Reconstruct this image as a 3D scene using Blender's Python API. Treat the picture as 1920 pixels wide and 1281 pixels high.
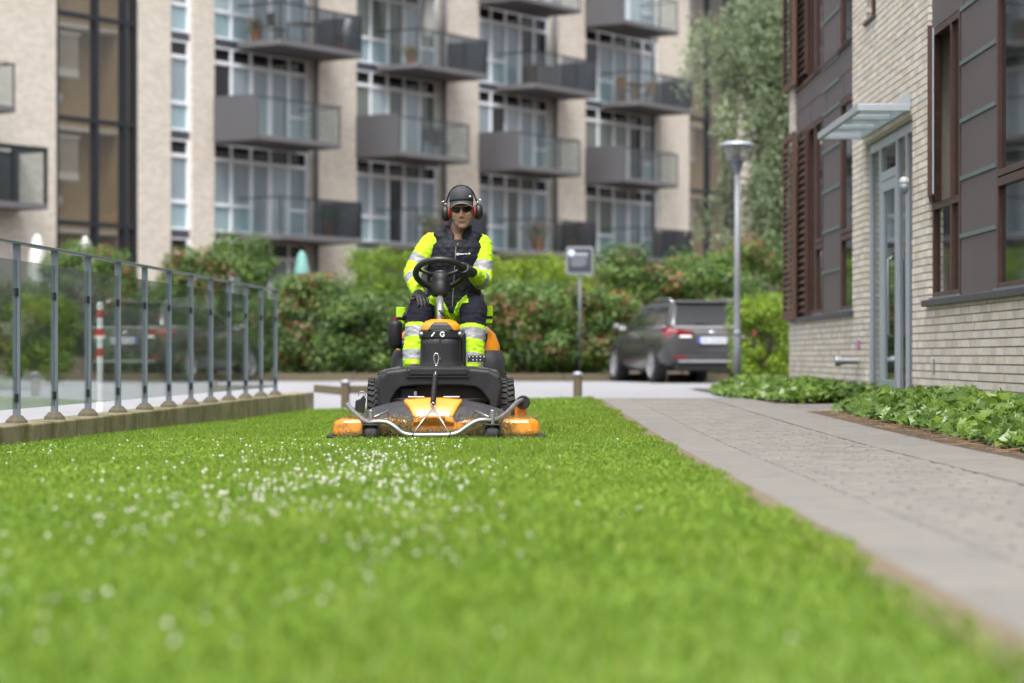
import bpy, bmesh, math, random
import numpy as np
from mathutils import Vector, Matrix, noise as mnoise

R = math.radians
scene = bpy.context.scene
C = scene.collection
for o in list(bpy.data.objects):
    bpy.data.objects.remove(o)

# ------------------------------------------------------------------ camera, light, exposure
F = 85.0 / 36.0 * 1920          # focal length in photo pixels
CAMH, HOR = 0.525, 668.0        # camera height above the lawn, horizon row
cam_d = bpy.data.cameras.new('camera')
cam_d.lens = 85.0
cam_d.sensor_width = 36.0
cam_d.shift_y = (HOR - 640.5) / 1920
cam_d.clip_start = 0.05
cam_d.clip_end = 3000
cam_d.dof.use_dof = True
cam_d.dof.focus_distance = 15.3
cam_d.dof.aperture_fstop = 1.9
cam_d.dof.aperture_blades = 0
cam = bpy.data.objects.new('camera', cam_d)
cam.location = (0, 0, CAMH)
cam.rotation_euler = (R(90), 0, 0)
C.objects.link(cam)
scene.camera = cam

SUN_EL, SUN_AZ = 62.0, 184.0     # overcast light, a little stronger from behind the camera
w = bpy.data.worlds.new('World')
scene.world = w
w.use_nodes = True
nt = w.node_tree
nt.nodes.clear()
sky = nt.nodes.new('ShaderNodeTexSky')
sky.sky_type = 'NISHITA'
sky.sun_disc = False
sky.sun_elevation = R(SUN_EL)
sky.sun_rotation = R(SUN_AZ)
sky.air_density = 1.0
sky.dust_density = 6.0
sky.ozone_density = 1.0
hs = nt.nodes.new('ShaderNodeHueSaturation')
hs.inputs['Saturation'].default_value = 0.28     # cloud cover: nearly grey sky
bg = nt.nodes.new('ShaderNodeBackground')
bg.inputs['Strength'].default_value = 0.12
wo = nt.nodes.new('ShaderNodeOutputWorld')
nt.links.new(sky.outputs[0], hs.inputs['Color'])
nt.links.new(hs.outputs[0], bg.inputs['Color'])
nt.links.new(bg.outputs[0], wo.inputs['Surface'])
sd = bpy.data.lights.new('sun', 'SUN')
sd.energy = 1.5
sd.angle = R(22)
sd.color = (1.0, 0.98, 0.95)
sun = bpy.data.objects.new('sun', sd)
C.objects.link(sun)
_az, _el = R(SUN_AZ), R(SUN_EL)
_dir = Vector((math.sin(_az) * math.cos(_el), math.cos(_az) * math.cos(_el), math.sin(_el)))
sun.rotation_euler = _dir.to_track_quat('Z', 'Y').to_euler()
sun.location = (20, -10, 30)
scene.view_settings.view_transform = 'Standard'
scene.view_settings.look = 'None'
scene.view_settings.gamma = 1.0
scene.view_settings.use_curve_mapping = False
scene.view_settings.exposure = 1.35
scene.render.engine = 'CYCLES'
scene.cycles.use_denoising = True
scene.cycles.max_bounces = 8
scene.cycles.transparent_max_bounces = 24
scene.cycles.caustics_reflective = False
scene.cycles.caustics_refractive = False

# ------------------------------------------------------------------ helpers
rnd = random.Random(7)


def srgb(r, g, b):
    f = lambda c: (c / 255 / 12.92) if c / 255 <= 0.04045 else ((c / 255 + 0.055) / 1.055) ** 2.4
    return (f(r), f(g), f(b))


def link(o, parent=None):
    C.objects.link(o)
    if parent is not None:
        o.parent = parent
    return o


def tag(o, label=None, cat=None, group=None, kind=None):
    if label:
        o['label'] = label
    if cat:
        o['category'] = cat
    if group:
        o['group'] = group
    if kind:
        o['kind'] = kind
    return o


def thing(name, label, cat, loc=(0, 0, 0), rz=0.0, group=None):
    o = bpy.data.objects.new(name, None)
    o.empty_display_size = 0.2
    o.location = loc
    o.rotation_euler = (0, 0, rz)
    C.objects.link(o)
    return tag(o, label, cat, group)


def inst(name, me, loc, parent=None, rot=(0, 0, 0), scale=(1, 1, 1)):
    o = bpy.data.objects.new(name, me)
    o.location = loc
    o.rotation_euler = rot
    o.scale = scale
    return link(o, parent)


def copy_tree(o, parent=None):
    c = o.copy()
    C.objects.link(c)
    c.parent = parent
    for ch in list(o.children):
        copy_tree(ch, c)
    return c


class MB:
    def __init__(self):
        self.v, self.f = [], []

    def add(self, vs, fs):
        n = len(self.v)
        self.v += [tuple(p) for p in vs]
        self.f += [tuple(i + n for i in q) for q in fs]
        return self

    def box(self, x0, x1, y0, y1, z0, z1, mtx=None):
        vs = [Vector((x, y, z)) for x in (x0, x1) for y in (y0, y1) for z in (z0, z1)]
        if mtx is not None:
            vs = [mtx @ p for p in vs]
        return self.add(vs, [(0, 1, 3, 2), (4, 6, 7, 5), (0, 4, 5, 1), (2, 3, 7, 6), (0, 2, 6, 4), (1, 5, 7, 3)])

    def loft(self, rings, caps=True, closed=True):
        n = len(rings[0])
        base = len(self.v)
        for r in rings:
            self.v += [tuple(p) for p in r]
        for i in range(len(rings) - 1):
            a, b = base + i * n, base + (i + 1) * n
            for k in range(n if closed else n - 1):
                k2 = (k + 1) % n
                self.f.append((a + k, a + k2, b + k2, b + k))
        if caps and closed:
            self.f.append(tuple(base + k for k in reversed(range(n))))
            self.f.append(tuple(base + (len(rings) - 1) * n + k for k in range(n)))
        return self

    def tube(self, pts, r, n=8, caps=True):
        pts = [Vector(p) for p in pts]
        rs = r if isinstance(r, (list, tuple)) else [r] * len(pts)
        rings, up = [], None
        for i, p in enumerate(pts):
            d = (pts[min(i + 1, len(pts) - 1)] - pts[max(i - 1, 0)])
            if d.length < 1e-9:
                d = Vector((0, 0, 1))
            d.normalize()
            if up is None:
                up = d.orthogonal().normalized()
            else:
                up = (up - d * up.dot(d))
                up = up.normalized() if up.length > 1e-6 else d.orthogonal().normalized()
            s = d.cross(up)
            rings.append([p + (up * math.cos(2 * math.pi * k / n) + s * math.sin(2 * math.pi * k / n)) * rs[i] for k in range(n)])
        return self.loft(rings, caps)

    def lathe(self, prof, n=16, mtx=None, caps=True):
        rings = []
        for (rr, z) in prof:
            ring = [Vector((rr * math.cos(2 * math.pi * k / n), rr * math.sin(2 * math.pi * k / n), z)) for k in range(n)]
            if mtx is not None:
                ring = [mtx @ p for p in ring]
            rings.append(ring)
        return self.loft(rings, caps)

    def prism(self, poly, a, b, fn):
        """poly of 2-D points, swept from a to b; fn(u, v, t) -> point"""
        return self.loft([[fn(u, v, a) for u, v in poly], [fn(u, v, b) for u, v in poly]])

    def ell(self, c, r, n=12, m=8, mtx=None):
        rings = []
        for j in range(1, m):
            t = math.pi * j / m
            ring = []
            for k in range(n):
                a = 2 * math.pi * k / n
                p = Vector((r[0] * math.sin(t) * math.cos(a), r[1] * math.sin(t) * math.sin(a), -r[2] * math.cos(t)))
                if mtx is not None:
                    p = mtx @ p
                ring.append(p + Vector(c))
            rings.append(ring)
        return self.loft(rings)

    def mesh(self, name, mats, smooth=False):
        me = bpy.data.meshes.new(name)
        me.from_pydata(self.v, [], self.f)
        bm = bmesh.new()
        bm.from_mesh(me)
        bmesh.ops.recalc_face_normals(bm, faces=bm.faces)
        bm.to_mesh(me)
        bm.free()
        for m in (mats if isinstance(mats, (list, tuple)) else [mats]):
            me.materials.append(m)
        if smooth:
            me.polygons.foreach_set('use_smooth', [True] * len(me.polygons))
        me.update()
        return me

    def build(self, name, mats, parent=None, smooth=False, bevel=0.0, seg=2, sub=0, loc=(0, 0, 0), rot=(0, 0, 0)):
        o = bpy.data.objects.new(name, self.mesh(name, mats, smooth))
        o.location = loc
        o.rotation_euler = rot
        link(o, parent)
        if bevel:
            b = o.modifiers.new('bevel', 'BEVEL')
            b.width = bevel
            b.segments = seg
            b.limit_method = 'ANGLE'
            b.angle_limit = R(35)
        if sub:
            s = o.modifiers.new('sub', 'SUBSURF')
            s.levels = s.render_levels = sub
        return o


def npmesh(name, verts, faces, mats, tint=None, smooth=False):
    """fast mesh from numpy arrays; all faces have the same vertex count"""
    me = bpy.data.meshes.new(name)
    nv, (nf, k) = len(verts), faces.shape
    me.vertices.add(nv)
    me.vertices.foreach_set('co', np.ascontiguousarray(verts, dtype=np.float32).ravel())
    me.loops.add(nf * k)
    me.loops.foreach_set('vertex_index', np.ascontiguousarray(faces, dtype=np.int32).ravel())
    me.polygons.add(nf)
    me.polygons.foreach_set('loop_start', np.arange(0, nf * k, k, dtype=np.int32))
    me.polygons.foreach_set('loop_total', np.full(nf, k, dtype=np.int32))
    if smooth:
        me.polygons.foreach_set('use_smooth', np.ones(nf, dtype=bool))
    for m in (mats if isinstance(mats, (list, tuple)) else [mats]):
        me.materials.append(m)
    if tint is not None:
        at = me.attributes.new('tint', 'FLOAT', 'POINT')
        at.data.foreach_set('value', np.ascontiguousarray(tint, dtype=np.float32))
    me.update(calc_edges=True)
    return me


def sstep(a, b, x):
    t = min(1.0, max(0.0, (x - a) / (b - a)))
    return t * t * (3 - 2 * t)


def zg(X, Y):
    """height of the ground: nearly flat, dipping a little to the railing, rising to the buildings"""
    side = sstep(-2.6, 0.9, X)
    near = sstep(13, 27, Y) * (-0.10 + 0.165 * side) - 0.025 * sstep(-1.6, -3.2, X) * (1 - sstep(15, 27, Y))
    return near + (0.055 - near) * sstep(29, 42, Y)


# ------------------------------------------------------------------ materials
def mat(name, c, rough=0.6, metal=0.0, var=0.12, sc=6.0, bump=0.0, bs=80.0, c2=None, c2sc=3.0, c2thr=(0.5, 0.7), spec=0.5, coat=0.0, world=False):
    m = bpy.data.materials.new(name)
    m.use_nodes = True
    n, l = m.node_tree.nodes, m.node_tree.links
    p = n['Principled BSDF']
    p.inputs['Roughness'].default_value = rough
    p.inputs['Metallic'].default_value = metal
    p.inputs['Specular IOR Level'].default_value = spec
    p.inputs['Coat Weight'].default_value = coat
    p.inputs['Coat Roughness'].default_value = 0.05
    if world:
        co = n.new('ShaderNodeNewGeometry').outputs['Position']
    else:
        co = n.new('ShaderNodeTexCoord').outputs['Object']
    nz = n.new('ShaderNodeTexNoise')
    nz.inputs['Scale'].default_value = sc
    nz.inputs['Detail'].default_value = 6
    nz.inputs['Roughness'].default_value = 0.65
    l.new(co, nz.inputs['Vector'])
    mx = n.new('ShaderNodeMix')
    mx.data_type = 'RGBA'
    mx.inputs[6].default_value = (*[max(0, x * (1 - var)) for x in c], 1)
    mx.inputs[7].default_value = (*[min(1, x * (1 + var)) for x in c], 1)
    l.new(nz.outputs['Fac'], mx.inputs[0])
    out = mx.outputs[2]
    if c2 is not None:
        n2 = n.new('ShaderNodeTexNoise')
        n2.inputs['Scale'].default_value = c2sc
        n2.inputs['Detail'].default_value = 8
        n2.inputs['Roughness'].default_value = 0.7
        l.new(co, n2.inputs['Vector'])
        rp = n.new('ShaderNodeMapRange')
        rp.inputs[1].default_value, rp.inputs[2].default_value = c2thr
        l.new(n2.outputs['Fac'], rp.inputs[0])
        m2 = n.new('ShaderNodeMix')
        m2.data_type = 'RGBA'
        m2.inputs[7].default_value = (*c2, 1)
        l.new(out, m2.inputs[6])
        l.new(rp.outputs[0], m2.inputs[0])
        out = m2.outputs[2]
    l.new(out, p.inputs['Base Color'])
    if bump:
        nb = n.new('ShaderNodeTexNoise')
        nb.inputs['Scale'].default_value = bs
        nb.inputs['Detail'].default_value = 4
        l.new(co, nb.inputs['Vector'])
        b = n.new('ShaderNodeBump')
        b.inputs['Strength'].default_value = bump
        b.inputs['Distance'].default_value = 0.01
        l.new(nb.outputs['Fac'], b.inputs['Height'])
        l.new(b.outputs[0], p.inputs['Normal'])
    return m


def random_tone(m, amount, warm=None):
    """let every separate piece (object or mesh island) differ a little in brightness"""
    n, l = m.node_tree.nodes, m.node_tree.links
    p = n['Principled BSDF']
    src = p.inputs['Base Color'].links[0].from_socket
    a = n.new('ShaderNodeObjectInfo').outputs['Random']
    b = n.new('ShaderNodeNewGeometry').outputs['Random Per Island']
    s = n.new('ShaderNodeMath')
    s.operation = 'ADD'
    l.new(a, s.inputs[0])
    l.new(b, s.inputs[1])
    fr = n.new('ShaderNodeMath')
    fr.operation = 'FRACT'
    l.new(s.outputs[0], fr.inputs[0])
    mr = n.new('ShaderNodeMapRange')
    mr.inputs[3].default_value = 1 - amount
    mr.inputs[4].default_value = 1 + amount
    l.new(fr.outputs[0], mr.inputs[0])
    h = n.new('ShaderNodeHueSaturation')
    l.new(src, h.inputs['Color'])
    l.new(mr.outputs[0], h.inputs['Value'])
    if warm:
        m3 = n.new('ShaderNodeMath')
        m3.operation = 'MULTIPLY'
        m3.inputs[1].default_value = 7.31
        l.new(fr.outputs[0], m3.inputs[0])
        f3 = n.new('ShaderNodeMath')
        f3.operation = 'FRACT'
        l.new(m3.outputs[0], f3.inputs[0])
        mr3 = n.new('ShaderNodeMapRange')
        mr3.inputs[3].default_value, mr3.inputs[4].default_value = warm
        l.new(f3.outputs[0], mr3.inputs[0])
        l.new(mr3.outputs[0], h.inputs['Saturation'])
    l.new(h.outputs[0], p.inputs['Base Color'])
    return m


def leafmat(name, stops, trans=0.35, rough=0.45, patch=0.0, psc=0.8):
    """leaf colours picked along a ramp by each leaf's own tint; light passes through"""
    m = bpy.data.materials.new(name)
    m.use_nodes = True
    n, l = m.node_tree.nodes, m.node_tree.links
    p = n['Principled BSDF']
    p.inputs['Roughness'].default_value = rough
    p.inputs['Specular IOR Level'].default_value = 0.35
    at = n.new('ShaderNodeAttribute')
    at.attribute_name = 'tint'
    fac = at.outputs['Fac']
    if patch:
        nz = n.new('ShaderNodeTexNoise')
        nz.inputs['Scale'].default_value = psc
        nz.inputs['Detail'].default_value = 5
        l.new(n.new('ShaderNodeNewGeometry').outputs['Position'], nz.inputs['Vector'])
        a = n.new('ShaderNodeMath')
        a.operation = 'MULTIPLY_ADD'
        a.inputs[1].default_value = patch
        l.new(nz.outputs['Fac'], a.inputs[0])
        l.new(fac, a.inputs[2])
        b = n.new('ShaderNodeMath')
        b.operation = 'SUBTRACT'
        b.inputs[1].default_value = patch * 0.5
        l.new(a.outputs[0], b.inputs[0])
        fac = b.outputs[0]
    cr = n.new('ShaderNodeValToRGB')
    els = cr.color_ramp.elements
    while len(els) < len(stops):
        els.new(0.5)
    for e, (pos, col) in zip(els, stops):
        e.position = pos
        e.color = (*col, 1)
    l.new(fac, cr.inputs[0])
    l.new(cr.outputs[0], p.inputs['Base Color'])
    tr = n.new('ShaderNodeBsdfTranslucent')
    l.new(cr.outputs[0], tr.inputs['Color'])
    mx = n.new('ShaderNodeMixShader')
    mx.inputs[0].default_value = trans
    l.new(p.outputs[0], mx.inputs[1])
    l.new(tr.outputs[0], mx.inputs[2])
    l.new(mx.outputs[0], n['Material Output'].inputs['Surface'])
    return m


def glassmat(name, tint=(0.9, 0.95, 0.93), rough=0.01, dirt=0.0, dirtc=(0.5, 0.5, 0.48), f0=0.04):
    """thin pane: clear straight on, mirror-like at a grazing angle, optional film of dirt"""
    m = bpy.data.materials.new(name)
    m.use_nodes = True
    n, l = m.node_tree.nodes, m.node_tree.links
    n.remove(n['Principled BSDF'])
    t = n.new('ShaderNodeBsdfTransparent')
    t.inputs['Color'].default_value = (*tint, 1)
    g = n.new('ShaderNodeBsdfGlossy')
    g.inputs['Roughness'].default_value = rough
    lw = n.new('ShaderNodeLayerWeight')
    lw.inputs['Blend'].default_value = 0.5
    pw = n.new('ShaderNodeMath')
    pw.operation = 'POWER'
    pw.inputs[1].default_value = 4.6
    l.new(lw.outputs['Facing'], pw.inputs[0])
    ma = n.new('ShaderNodeMath')
    ma.operation = 'MULTIPLY_ADD'
    ma.inputs[1].default_value = 1 - f0
    ma.inputs[2].default_value = f0
    l.new(pw.outputs[0], ma.inputs[0])
    mx = n.new('ShaderNodeMixShader')
    l.new(ma.outputs[0], mx.inputs[0])
    l.new(t.outputs[0], mx.inputs[1])
    l.new(g.outputs[0], mx.inputs[2])
    last = mx.outputs[0]
    if dirt:
        d = n.new('ShaderNodeBsdfDiffuse')
        d.inputs['Color'].default_value = (*dirtc, 1)
        nz = n.new('ShaderNodeTexNoise')
        nz.inputs['Scale'].default_value = 30
        nz.inputs['Detail'].default_value = 8
        nz.inputs['Roughness'].default_value = 0.8
        l.new(n.new('ShaderNodeTexCoord').outputs['Object'], nz.inputs['Vector'])
        mr = n.new('ShaderNodeMapRange')
        mr.inputs[1].default_value, mr.inputs[2].default_value = 0.45, 0.8
        mr.inputs[3].default_value, mr.inputs[4].default_value = dirt * 0.35, dirt * 2
        l.new(nz.outputs['Fac'], mr.inputs[0])
        m2 = n.new('ShaderNodeMixShader')
        l.new(mr.outputs[0], m2.inputs[0])
        l.new(last, m2.inputs[1])
        l.new(d.outputs[0], m2.inputs[2])
        last = m2.outputs[0]
    l.new(last, n['Material Output'].inputs['Surface'])
    return m


def streaks(m, c, sc=(3, 3, 0.25), thr=(0.5, 0.75), amt=0.8):
    """vertical run-off stains"""
    n, l = m.node_tree.nodes, m.node_tree.links
    p = n['Principled BSDF']
    src = p.inputs['Base Color'].links[0].from_socket
    mp = n.new('ShaderNodeMapping')
    mp.inputs['Scale'].default_value = sc
    l.new(n.new('ShaderNodeNewGeometry').outputs['Position'], mp.inputs['Vector'])
    nz = n.new('ShaderNodeTexNoise')
    nz.inputs['Scale'].default_value = 2.0
    nz.inputs['Detail'].default_value = 6
    l.new(mp.outputs[0], nz.inputs['Vector'])
    mr = n.new('ShaderNodeMapRange')
    mr.inputs[1].default_value, mr.inputs[2].default_value = thr
    mr.inputs[4].default_value = amt
    l.new(nz.outputs['Fac'], mr.inputs[0])
    mx = n.new('ShaderNodeMix')
    mx.data_type = 'RGBA'
    mx.inputs[7].default_value = (*c, 1)
    l.new(src, mx.inputs[6])
    l.new(mr.outputs[0], mx.inputs[0])
    l.new(mx.outputs[2], p.inputs['Base Color'])
    return m


M = {}
M['asphalt'] = mat('asphalt', (0.235, 0.235, 0.25), 0.9, var=0.12, sc=1.2, bump=0.3, bs=120, c2=(0.18, 0.18, 0.19), c2sc=0.7, world=True)
M['earth'] = mat('earth', (0.06, 0.042, 0.028), 0.95, var=0.5, sc=14, bump=0.8, bs=60, c2=(0.11, 0.085, 0.06), c2sc=20, world=True)
M['turf'] = mat('turf', (0.10, 0.165, 0.018), 0.95, var=0.4, sc=10, bump=0.6, bs=90, world=True)
M['slab'] = random_tone(mat('slab', (0.158, 0.148, 0.134), 0.85, var=0.14, sc=9, bump=0.35, bs=150, c2=(0.115, 0.108, 0.10), c2sc=5, world=True), 0.05)
M['paver'] = random_tone(mat('paver', (0.152, 0.142, 0.129), 0.85, var=0.16, sc=14, bump=0.4, bs=150, c2=(0.105, 0.098, 0.09), c2sc=9, world=True), 0.10)
M['joint'] = mat('joint', (0.10, 0.09, 0.07), 0.95, var=0.3, sc=20, world=True)
M['brick'] = random_tone(mat('brick', (0.65, 0.585, 0.51), 0.85, var=0.16, sc=22, bump=0.5, bs=90, c2=(0.71, 0.655, 0.59), c2sc=12, world=True), 0.13, (0.6, 1.3))
M['mortar'] = mat('mortar', (0.33, 0.295, 0.25), 0.95, var=0.2, sc=30, world=True)
M['slate'] = mat('slate', (0.045, 0.045, 0.055), 0.55, var=0.3, sc=12, c2=(0.10, 0.11, 0.08), c2sc=14, c2thr=(0.55, 0.75))
M['cladding'] = streaks(mat('cladding', (0.085, 0.070, 0.076), 0.5, var=0.08, sc=3), (0.14, 0.125, 0.13), (5, 5, 0.12), (0.62, 0.74), 0.5)
M['flashing'] = mat('flashing', (0.13, 0.19, 0.20), 0.4, metal=0.4, var=0.2)
M['mahogany'] = mat('mahogany', (0.056, 0.024, 0.017), 0.5, var=0.35, sc=9, c2=(0.085, 0.04, 0.028), c2sc=5)
M['slatwood'] = random_tone(mat('slatwood', (0.105, 0.055, 0.035), 0.7, var=0.3, sc=12), 0.2)
M['alu'] = mat('alu', (0.40, 0.445, 0.50), 0.42, metal=0.35, var=0.06)
M['steel'] = mat('steel', (0.33, 0.34, 0.36), 0.4, metal=0.7, var=0.12, sc=20)
M['galv'] = mat('galv', (0.175, 0.205, 0.245), 0.5, metal=0.3, var=0.12, sc=10)
M['black'] = mat('black', (0.008, 0.008, 0.009), 0.5, var=0.3)
M['blackrubber'] = mat('blackrubber', (0.018, 0.018, 0.019), 0.8, var=0.4, sc=20, bump=0.3)
M['concrete'] = streaks(mat('concrete', (0.25, 0.215, 0.135), 0.95, var=0.25, sc=7, bump=0.6, bs=60, c2=(0.11, 0.11, 0.03), c2sc=3, c2thr=(0.45, 0.65), world=True), (0.10, 0.075, 0.045), (4, 4, 0.5), (0.5, 0.68), 0.75)
M['fenceglass'] = glassmat('fenceglass', (0.78, 0.83, 0.81), 0.012, dirt=0.04, dirtc=(0.42, 0.45, 0.45))
M['windowglass'] = mat('windowglass', (0.02, 0.024, 0.024), 0.03, var=0.3, sc=2, spec=0.8)
M['clearglass'] = glassmat('clearglass', (0.86, 0.90, 0.89), 0.02, dirt=0.03)
M['balconyglass'] = glassmat('balconyglass', (0.925, 0.945, 0.945), 0.03, dirt=0.03, dirtc=(0.30, 0.34, 0.36))
M['smokeglass'] = glassmat('smokeglass', (0.62, 0.65, 0.69), 0.05, dirt=0.16, dirtc=(0.10, 0.11, 0.125))
M['towerglass'] = glassmat('towerglass', (0.93, 0.92, 0.90), 0.03, dirt=0.04)

# ------------------------------------------------------------------ ground, road, lawn, path
def terrain(name, xs, ys, dz, m, kind='structure', keep=None):
    vs, fs, idx = [], [], {}
    for j, y in enumerate(ys):
        for i, x in enumerate(xs):
            idx[i, j] = len(vs)
            vs.append((x, y, zg(x, y) + dz))
    for j in range(len(ys) - 1):
        for i in range(len(xs) - 1):
            if keep is None or keep((xs[i] + xs[i + 1]) / 2, (ys[j] + ys[j + 1]) / 2):
                fs.append((idx[i, j], idx[i + 1, j], idx[i + 1, j + 1], idx[i, j + 1]))
    me = bpy.data.meshes.new(name)
    me.from_pydata(vs, [], fs)
    me.materials.append(m)
    me.polygons.foreach_set('use_smooth', [True] * len(fs))
    o = link(bpy.data.objects.new(name, me))
    return tag(o, kind=kind)


def fence_x(Y):
    return -3.937 + 0.0516 * Y


LEFT_EDGE, PATH_L, JOINT_L, JOINT_R, PATH_R, FACADE = 0.94, 0.94, 1.26, 2.08, 2.56, 3.65
FAR = [-900, -400, -150, -60, -30]
gx = FAR + list(np.linspace(-20, 20, 61)) + [30, 60, 150, 400, 900]
gy = [-300, -100, -30] + list(np.linspace(-12, 60, 73)) + [75, 100, 160, 300, 600, 1200]
terrain('ground', gx, gy, -0.03, M['earth'])
# the road: a pale asphalt yard behind the lawn, running on to the left behind the railing
def road_keep(x, y):
    if x < fence_x(y) - 0.15 and y < 60 and x > -26:
        return True
    return 24 < y < 46.6 and x > -3
terrain('road', list(np.linspace(-26, 16, 85)), list(np.linspace(2, 60, 117)), -0.014, M['asphalt'], keep=road_keep)


def lawn_far(x):
    return 27.9 - 0.42 * (x + 2.5)


lx_ = np.linspace(0, 1, 30)
ly_ = np.linspace(1.2, 1.0, 2)
vs, fs = [], []
rows = list(np.linspace(0.0, 1.0, 70))
for t in rows:
    for q in lx_:
        # blend between fence line and path edge; the far edge is slanted
        x = None
        y0 = 1.0
        X0, X1 = -3.4, LEFT_EDGE + 0.02
        yy = y0 + t * (lawn_far(X0 + q * (X1 - X0)) - y0)
        xl = max(fence_x(yy) + 0.08, -4.2)
        xx = xl + q * (X1 - xl)
        yy = y0 + t * (lawn_far(xx) - y0)
        vs.append((xx, yy, zg(xx, yy) + 0.0))
n = len(lx_)
for j in range(len(rows) - 1):
    for i in range(n - 1):
        fs.append((j * n + i, j * n + i + 1, (j + 1) * n + i + 1, (j + 1) * n + i))
me = bpy.data.meshes.new('lawn')
me.from_pydata(vs, [], fs)
me.materials.append(M['turf'])
tag(link(bpy.data.objects.new('lawn', me)), kind='structure')

# footpath: bands of concrete slabs on both sides of small pavers
path = terrain('footpath', [PATH_L - 0.02, JOINT_L, 1.67, JOINT_R, PATH_R], list(np.linspace(1.2, 25.9, 60)), -0.006, M['joint'])
entry = terrain('entrance_path', [PATH_R - 0.01, 3.1, FACADE + 0.05], list(np.linspace(21.3, 23.7, 8)), -0.006, M['joint'])


def bevelled_block(nm, sx, sy, h, m, b=0.006):
    mb = MB()
    mb.loft([[(-sx / 2, -sy / 2, -h), (sx / 2, -sy / 2, -h), (sx / 2, sy / 2, -h), (-sx / 2, sy / 2, -h)],
             [(-sx / 2, -sy / 2, -b), (sx / 2, -sy / 2, -b), (sx / 2, sy / 2, -b), (-sx / 2, sy / 2, -b)],
             [(-sx / 2 + b, -sy / 2 + b, 0), (sx / 2 - b, -sy / 2 + b, 0), (sx / 2 - b, sy / 2 - b, 0), (-sx / 2 + b, sy / 2 - b, 0)]], caps=True)
    return mb.mesh(nm, m)


def slope(x, y):
    return math.atan((zg(x, y + 0.2) - zg(x, y - 0.2)) / 0.4)


slab_l = bevelled_block('slab_left', JOINT_L - PATH_L - 0.006, 0.594, 0.05, M['slab'], 0.003)
slab_r = bevelled_block('slab_right', PATH_R - JOINT_R - 0.006, 0.594, 0.05, M['slab'], 0.003)
y = 1.5
while y < 25.6:
    for (a, b, me_) in ((PATH_L, JOINT_L, slab_l), (JOINT_R, PATH_R, slab_r)):
        cx = (a + b) / 2
        yy = y + (0.3 if me_ is slab_r else 0)
        inst('slab', me_, (cx, yy, zg(cx, yy) + 0.006 + rnd.uniform(-0.0008, 0.0008)), path, rot=(slope(cx, yy), rnd.uniform(-.001, .001), 0))
    y += 0.6
pav = bevelled_block('paver', 0.196, 0.134, 0.05, M['paver'], 0.008)
spots = []
y, k = 1.4, 0
while y < 25.75:
    off = -0.1 if k % 2 else 0.0
    for i in range(5 if k % 2 else 4):
        x0 = JOINT_L + 0.008 + off + i * 0.202
        x1 = x0 + 0.196
        x0, x1 = max(x0, JOINT_L + 0.006), min(x1, JOINT_R - 0.006)
        if x1 - x0 > 0.05:
            spots.append(((x0 + x1) / 2, y, (x1 - x0) / 0.196))
    y += 0.142
    k += 1
for yy in np.arange(21.4, 23.65, 0.142):
    for xx in np.arange(PATH_R + 0.11, FACADE - 0.05, 0.202):
        spots.append((xx, yy, 1.0))
inframe = [s for s in spots if abs(s[0] / s[1]) < 0.2118 and s[1] > 3.2]
inframe.sort(key=lambda s: s[1])
single = set(inframe[:290])
rest = MB()
for s in spots:
    x, yy, sx = s
    z = zg(x, yy) + 0.004 + rnd.uniform(-0.003, 0.003)
    rot = (slope(x, yy) + rnd.uniform(-.012, .012), rnd.uniform(-.012, .012), rnd.uniform(-.01, .01))
    if s in single:
        inst('paver', pav, (x, yy, z), path, rot=rot, scale=(sx, 1, 1))
    else:
        mt = Matrix.Translation((x, yy, z)) @ Matrix.Rotation(rot[0], 4, 'X') @ Matrix.Rotation(rot[1], 4, 'Y')
        h, b = 0.05, 0.008
        a, c = 0.098 * sx, 0.067
        rest.loft([[mt @ Vector((-a, -c, -h)), mt @ Vector((a, -c, -h)), mt @ Vector((a, c, -h)), mt @ Vector((-a, c, -h))],
                   [mt @ Vector((-a, -c, -b)), mt @ Vector((a, -c, -b)), mt @ Vector((a, c, -b)), mt @ Vector((-a, c, -b))],
                   [mt @ Vector((-a + b, -c + b, 0)), mt @ Vector((a - b, -c + b, 0)), mt @ Vector((a - b, c - b, 0)), mt @ Vector((-a + b, c - b, 0))]])
tag(rest.build('pavers', M['paver'], path), kind='stuff')
edge_stone = MB()
for i in range(5):
    x0 = PATH_L + i * 0.55
    edge_stone.box(x0, x0 + 0.544, 25.85, 25.97, -0.1, zg(x0, 25.9) + 0.012)
tag(edge_stone.build('kerb', M['slab'], None, bevel=0.01), kind='structure')

terrain('soil_strip', [PATH_L - 0.13, PATH_L - 0.06, PATH_L + 0.012], list(np.linspace(1.2, 25.8, 60)), 0.008, mat('edgesoil', (0.13, 0.10, 0.065), 0.95, var=0.5, sc=25, bump=0.6, world=True))
# planting beds of bare soil under the ivy
for nm, y0, y1 in (('soil_bed', 9.5, 21.3), ('soil_bed', 23.7, 35.0)):
    terrain(nm, list(np.linspace(PATH_R - 0.0, FACADE + 0.02, 9)), list(np.linspace(y0, y1, 40)), 0.0, M['earth'])

# ------------------------------------------------------------------ brick building on the right
bb = thing('brick_building', 'pale brick building with brown window bays beside the footpath', 'building', (FACADE, 24.0, 0))
OY = 24.0                                  # local y = world y - OY, local x = world x - FACADE (0 = brick face)
BY0, BY1, BZ1 = 10.0, 31.85, 6.6
HEAD, SP1, SILL = 3.38, 3.92, 1.02
openings = [  # y0, y1, z0, z1
    (11.5, 21.18, SILL, 9.0), (25.93, 31.25, SILL, 9.0), (22.05, 24.99, -0.2, 2.70), (24.25, 24.95, 3.92, 5.6)]


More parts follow.
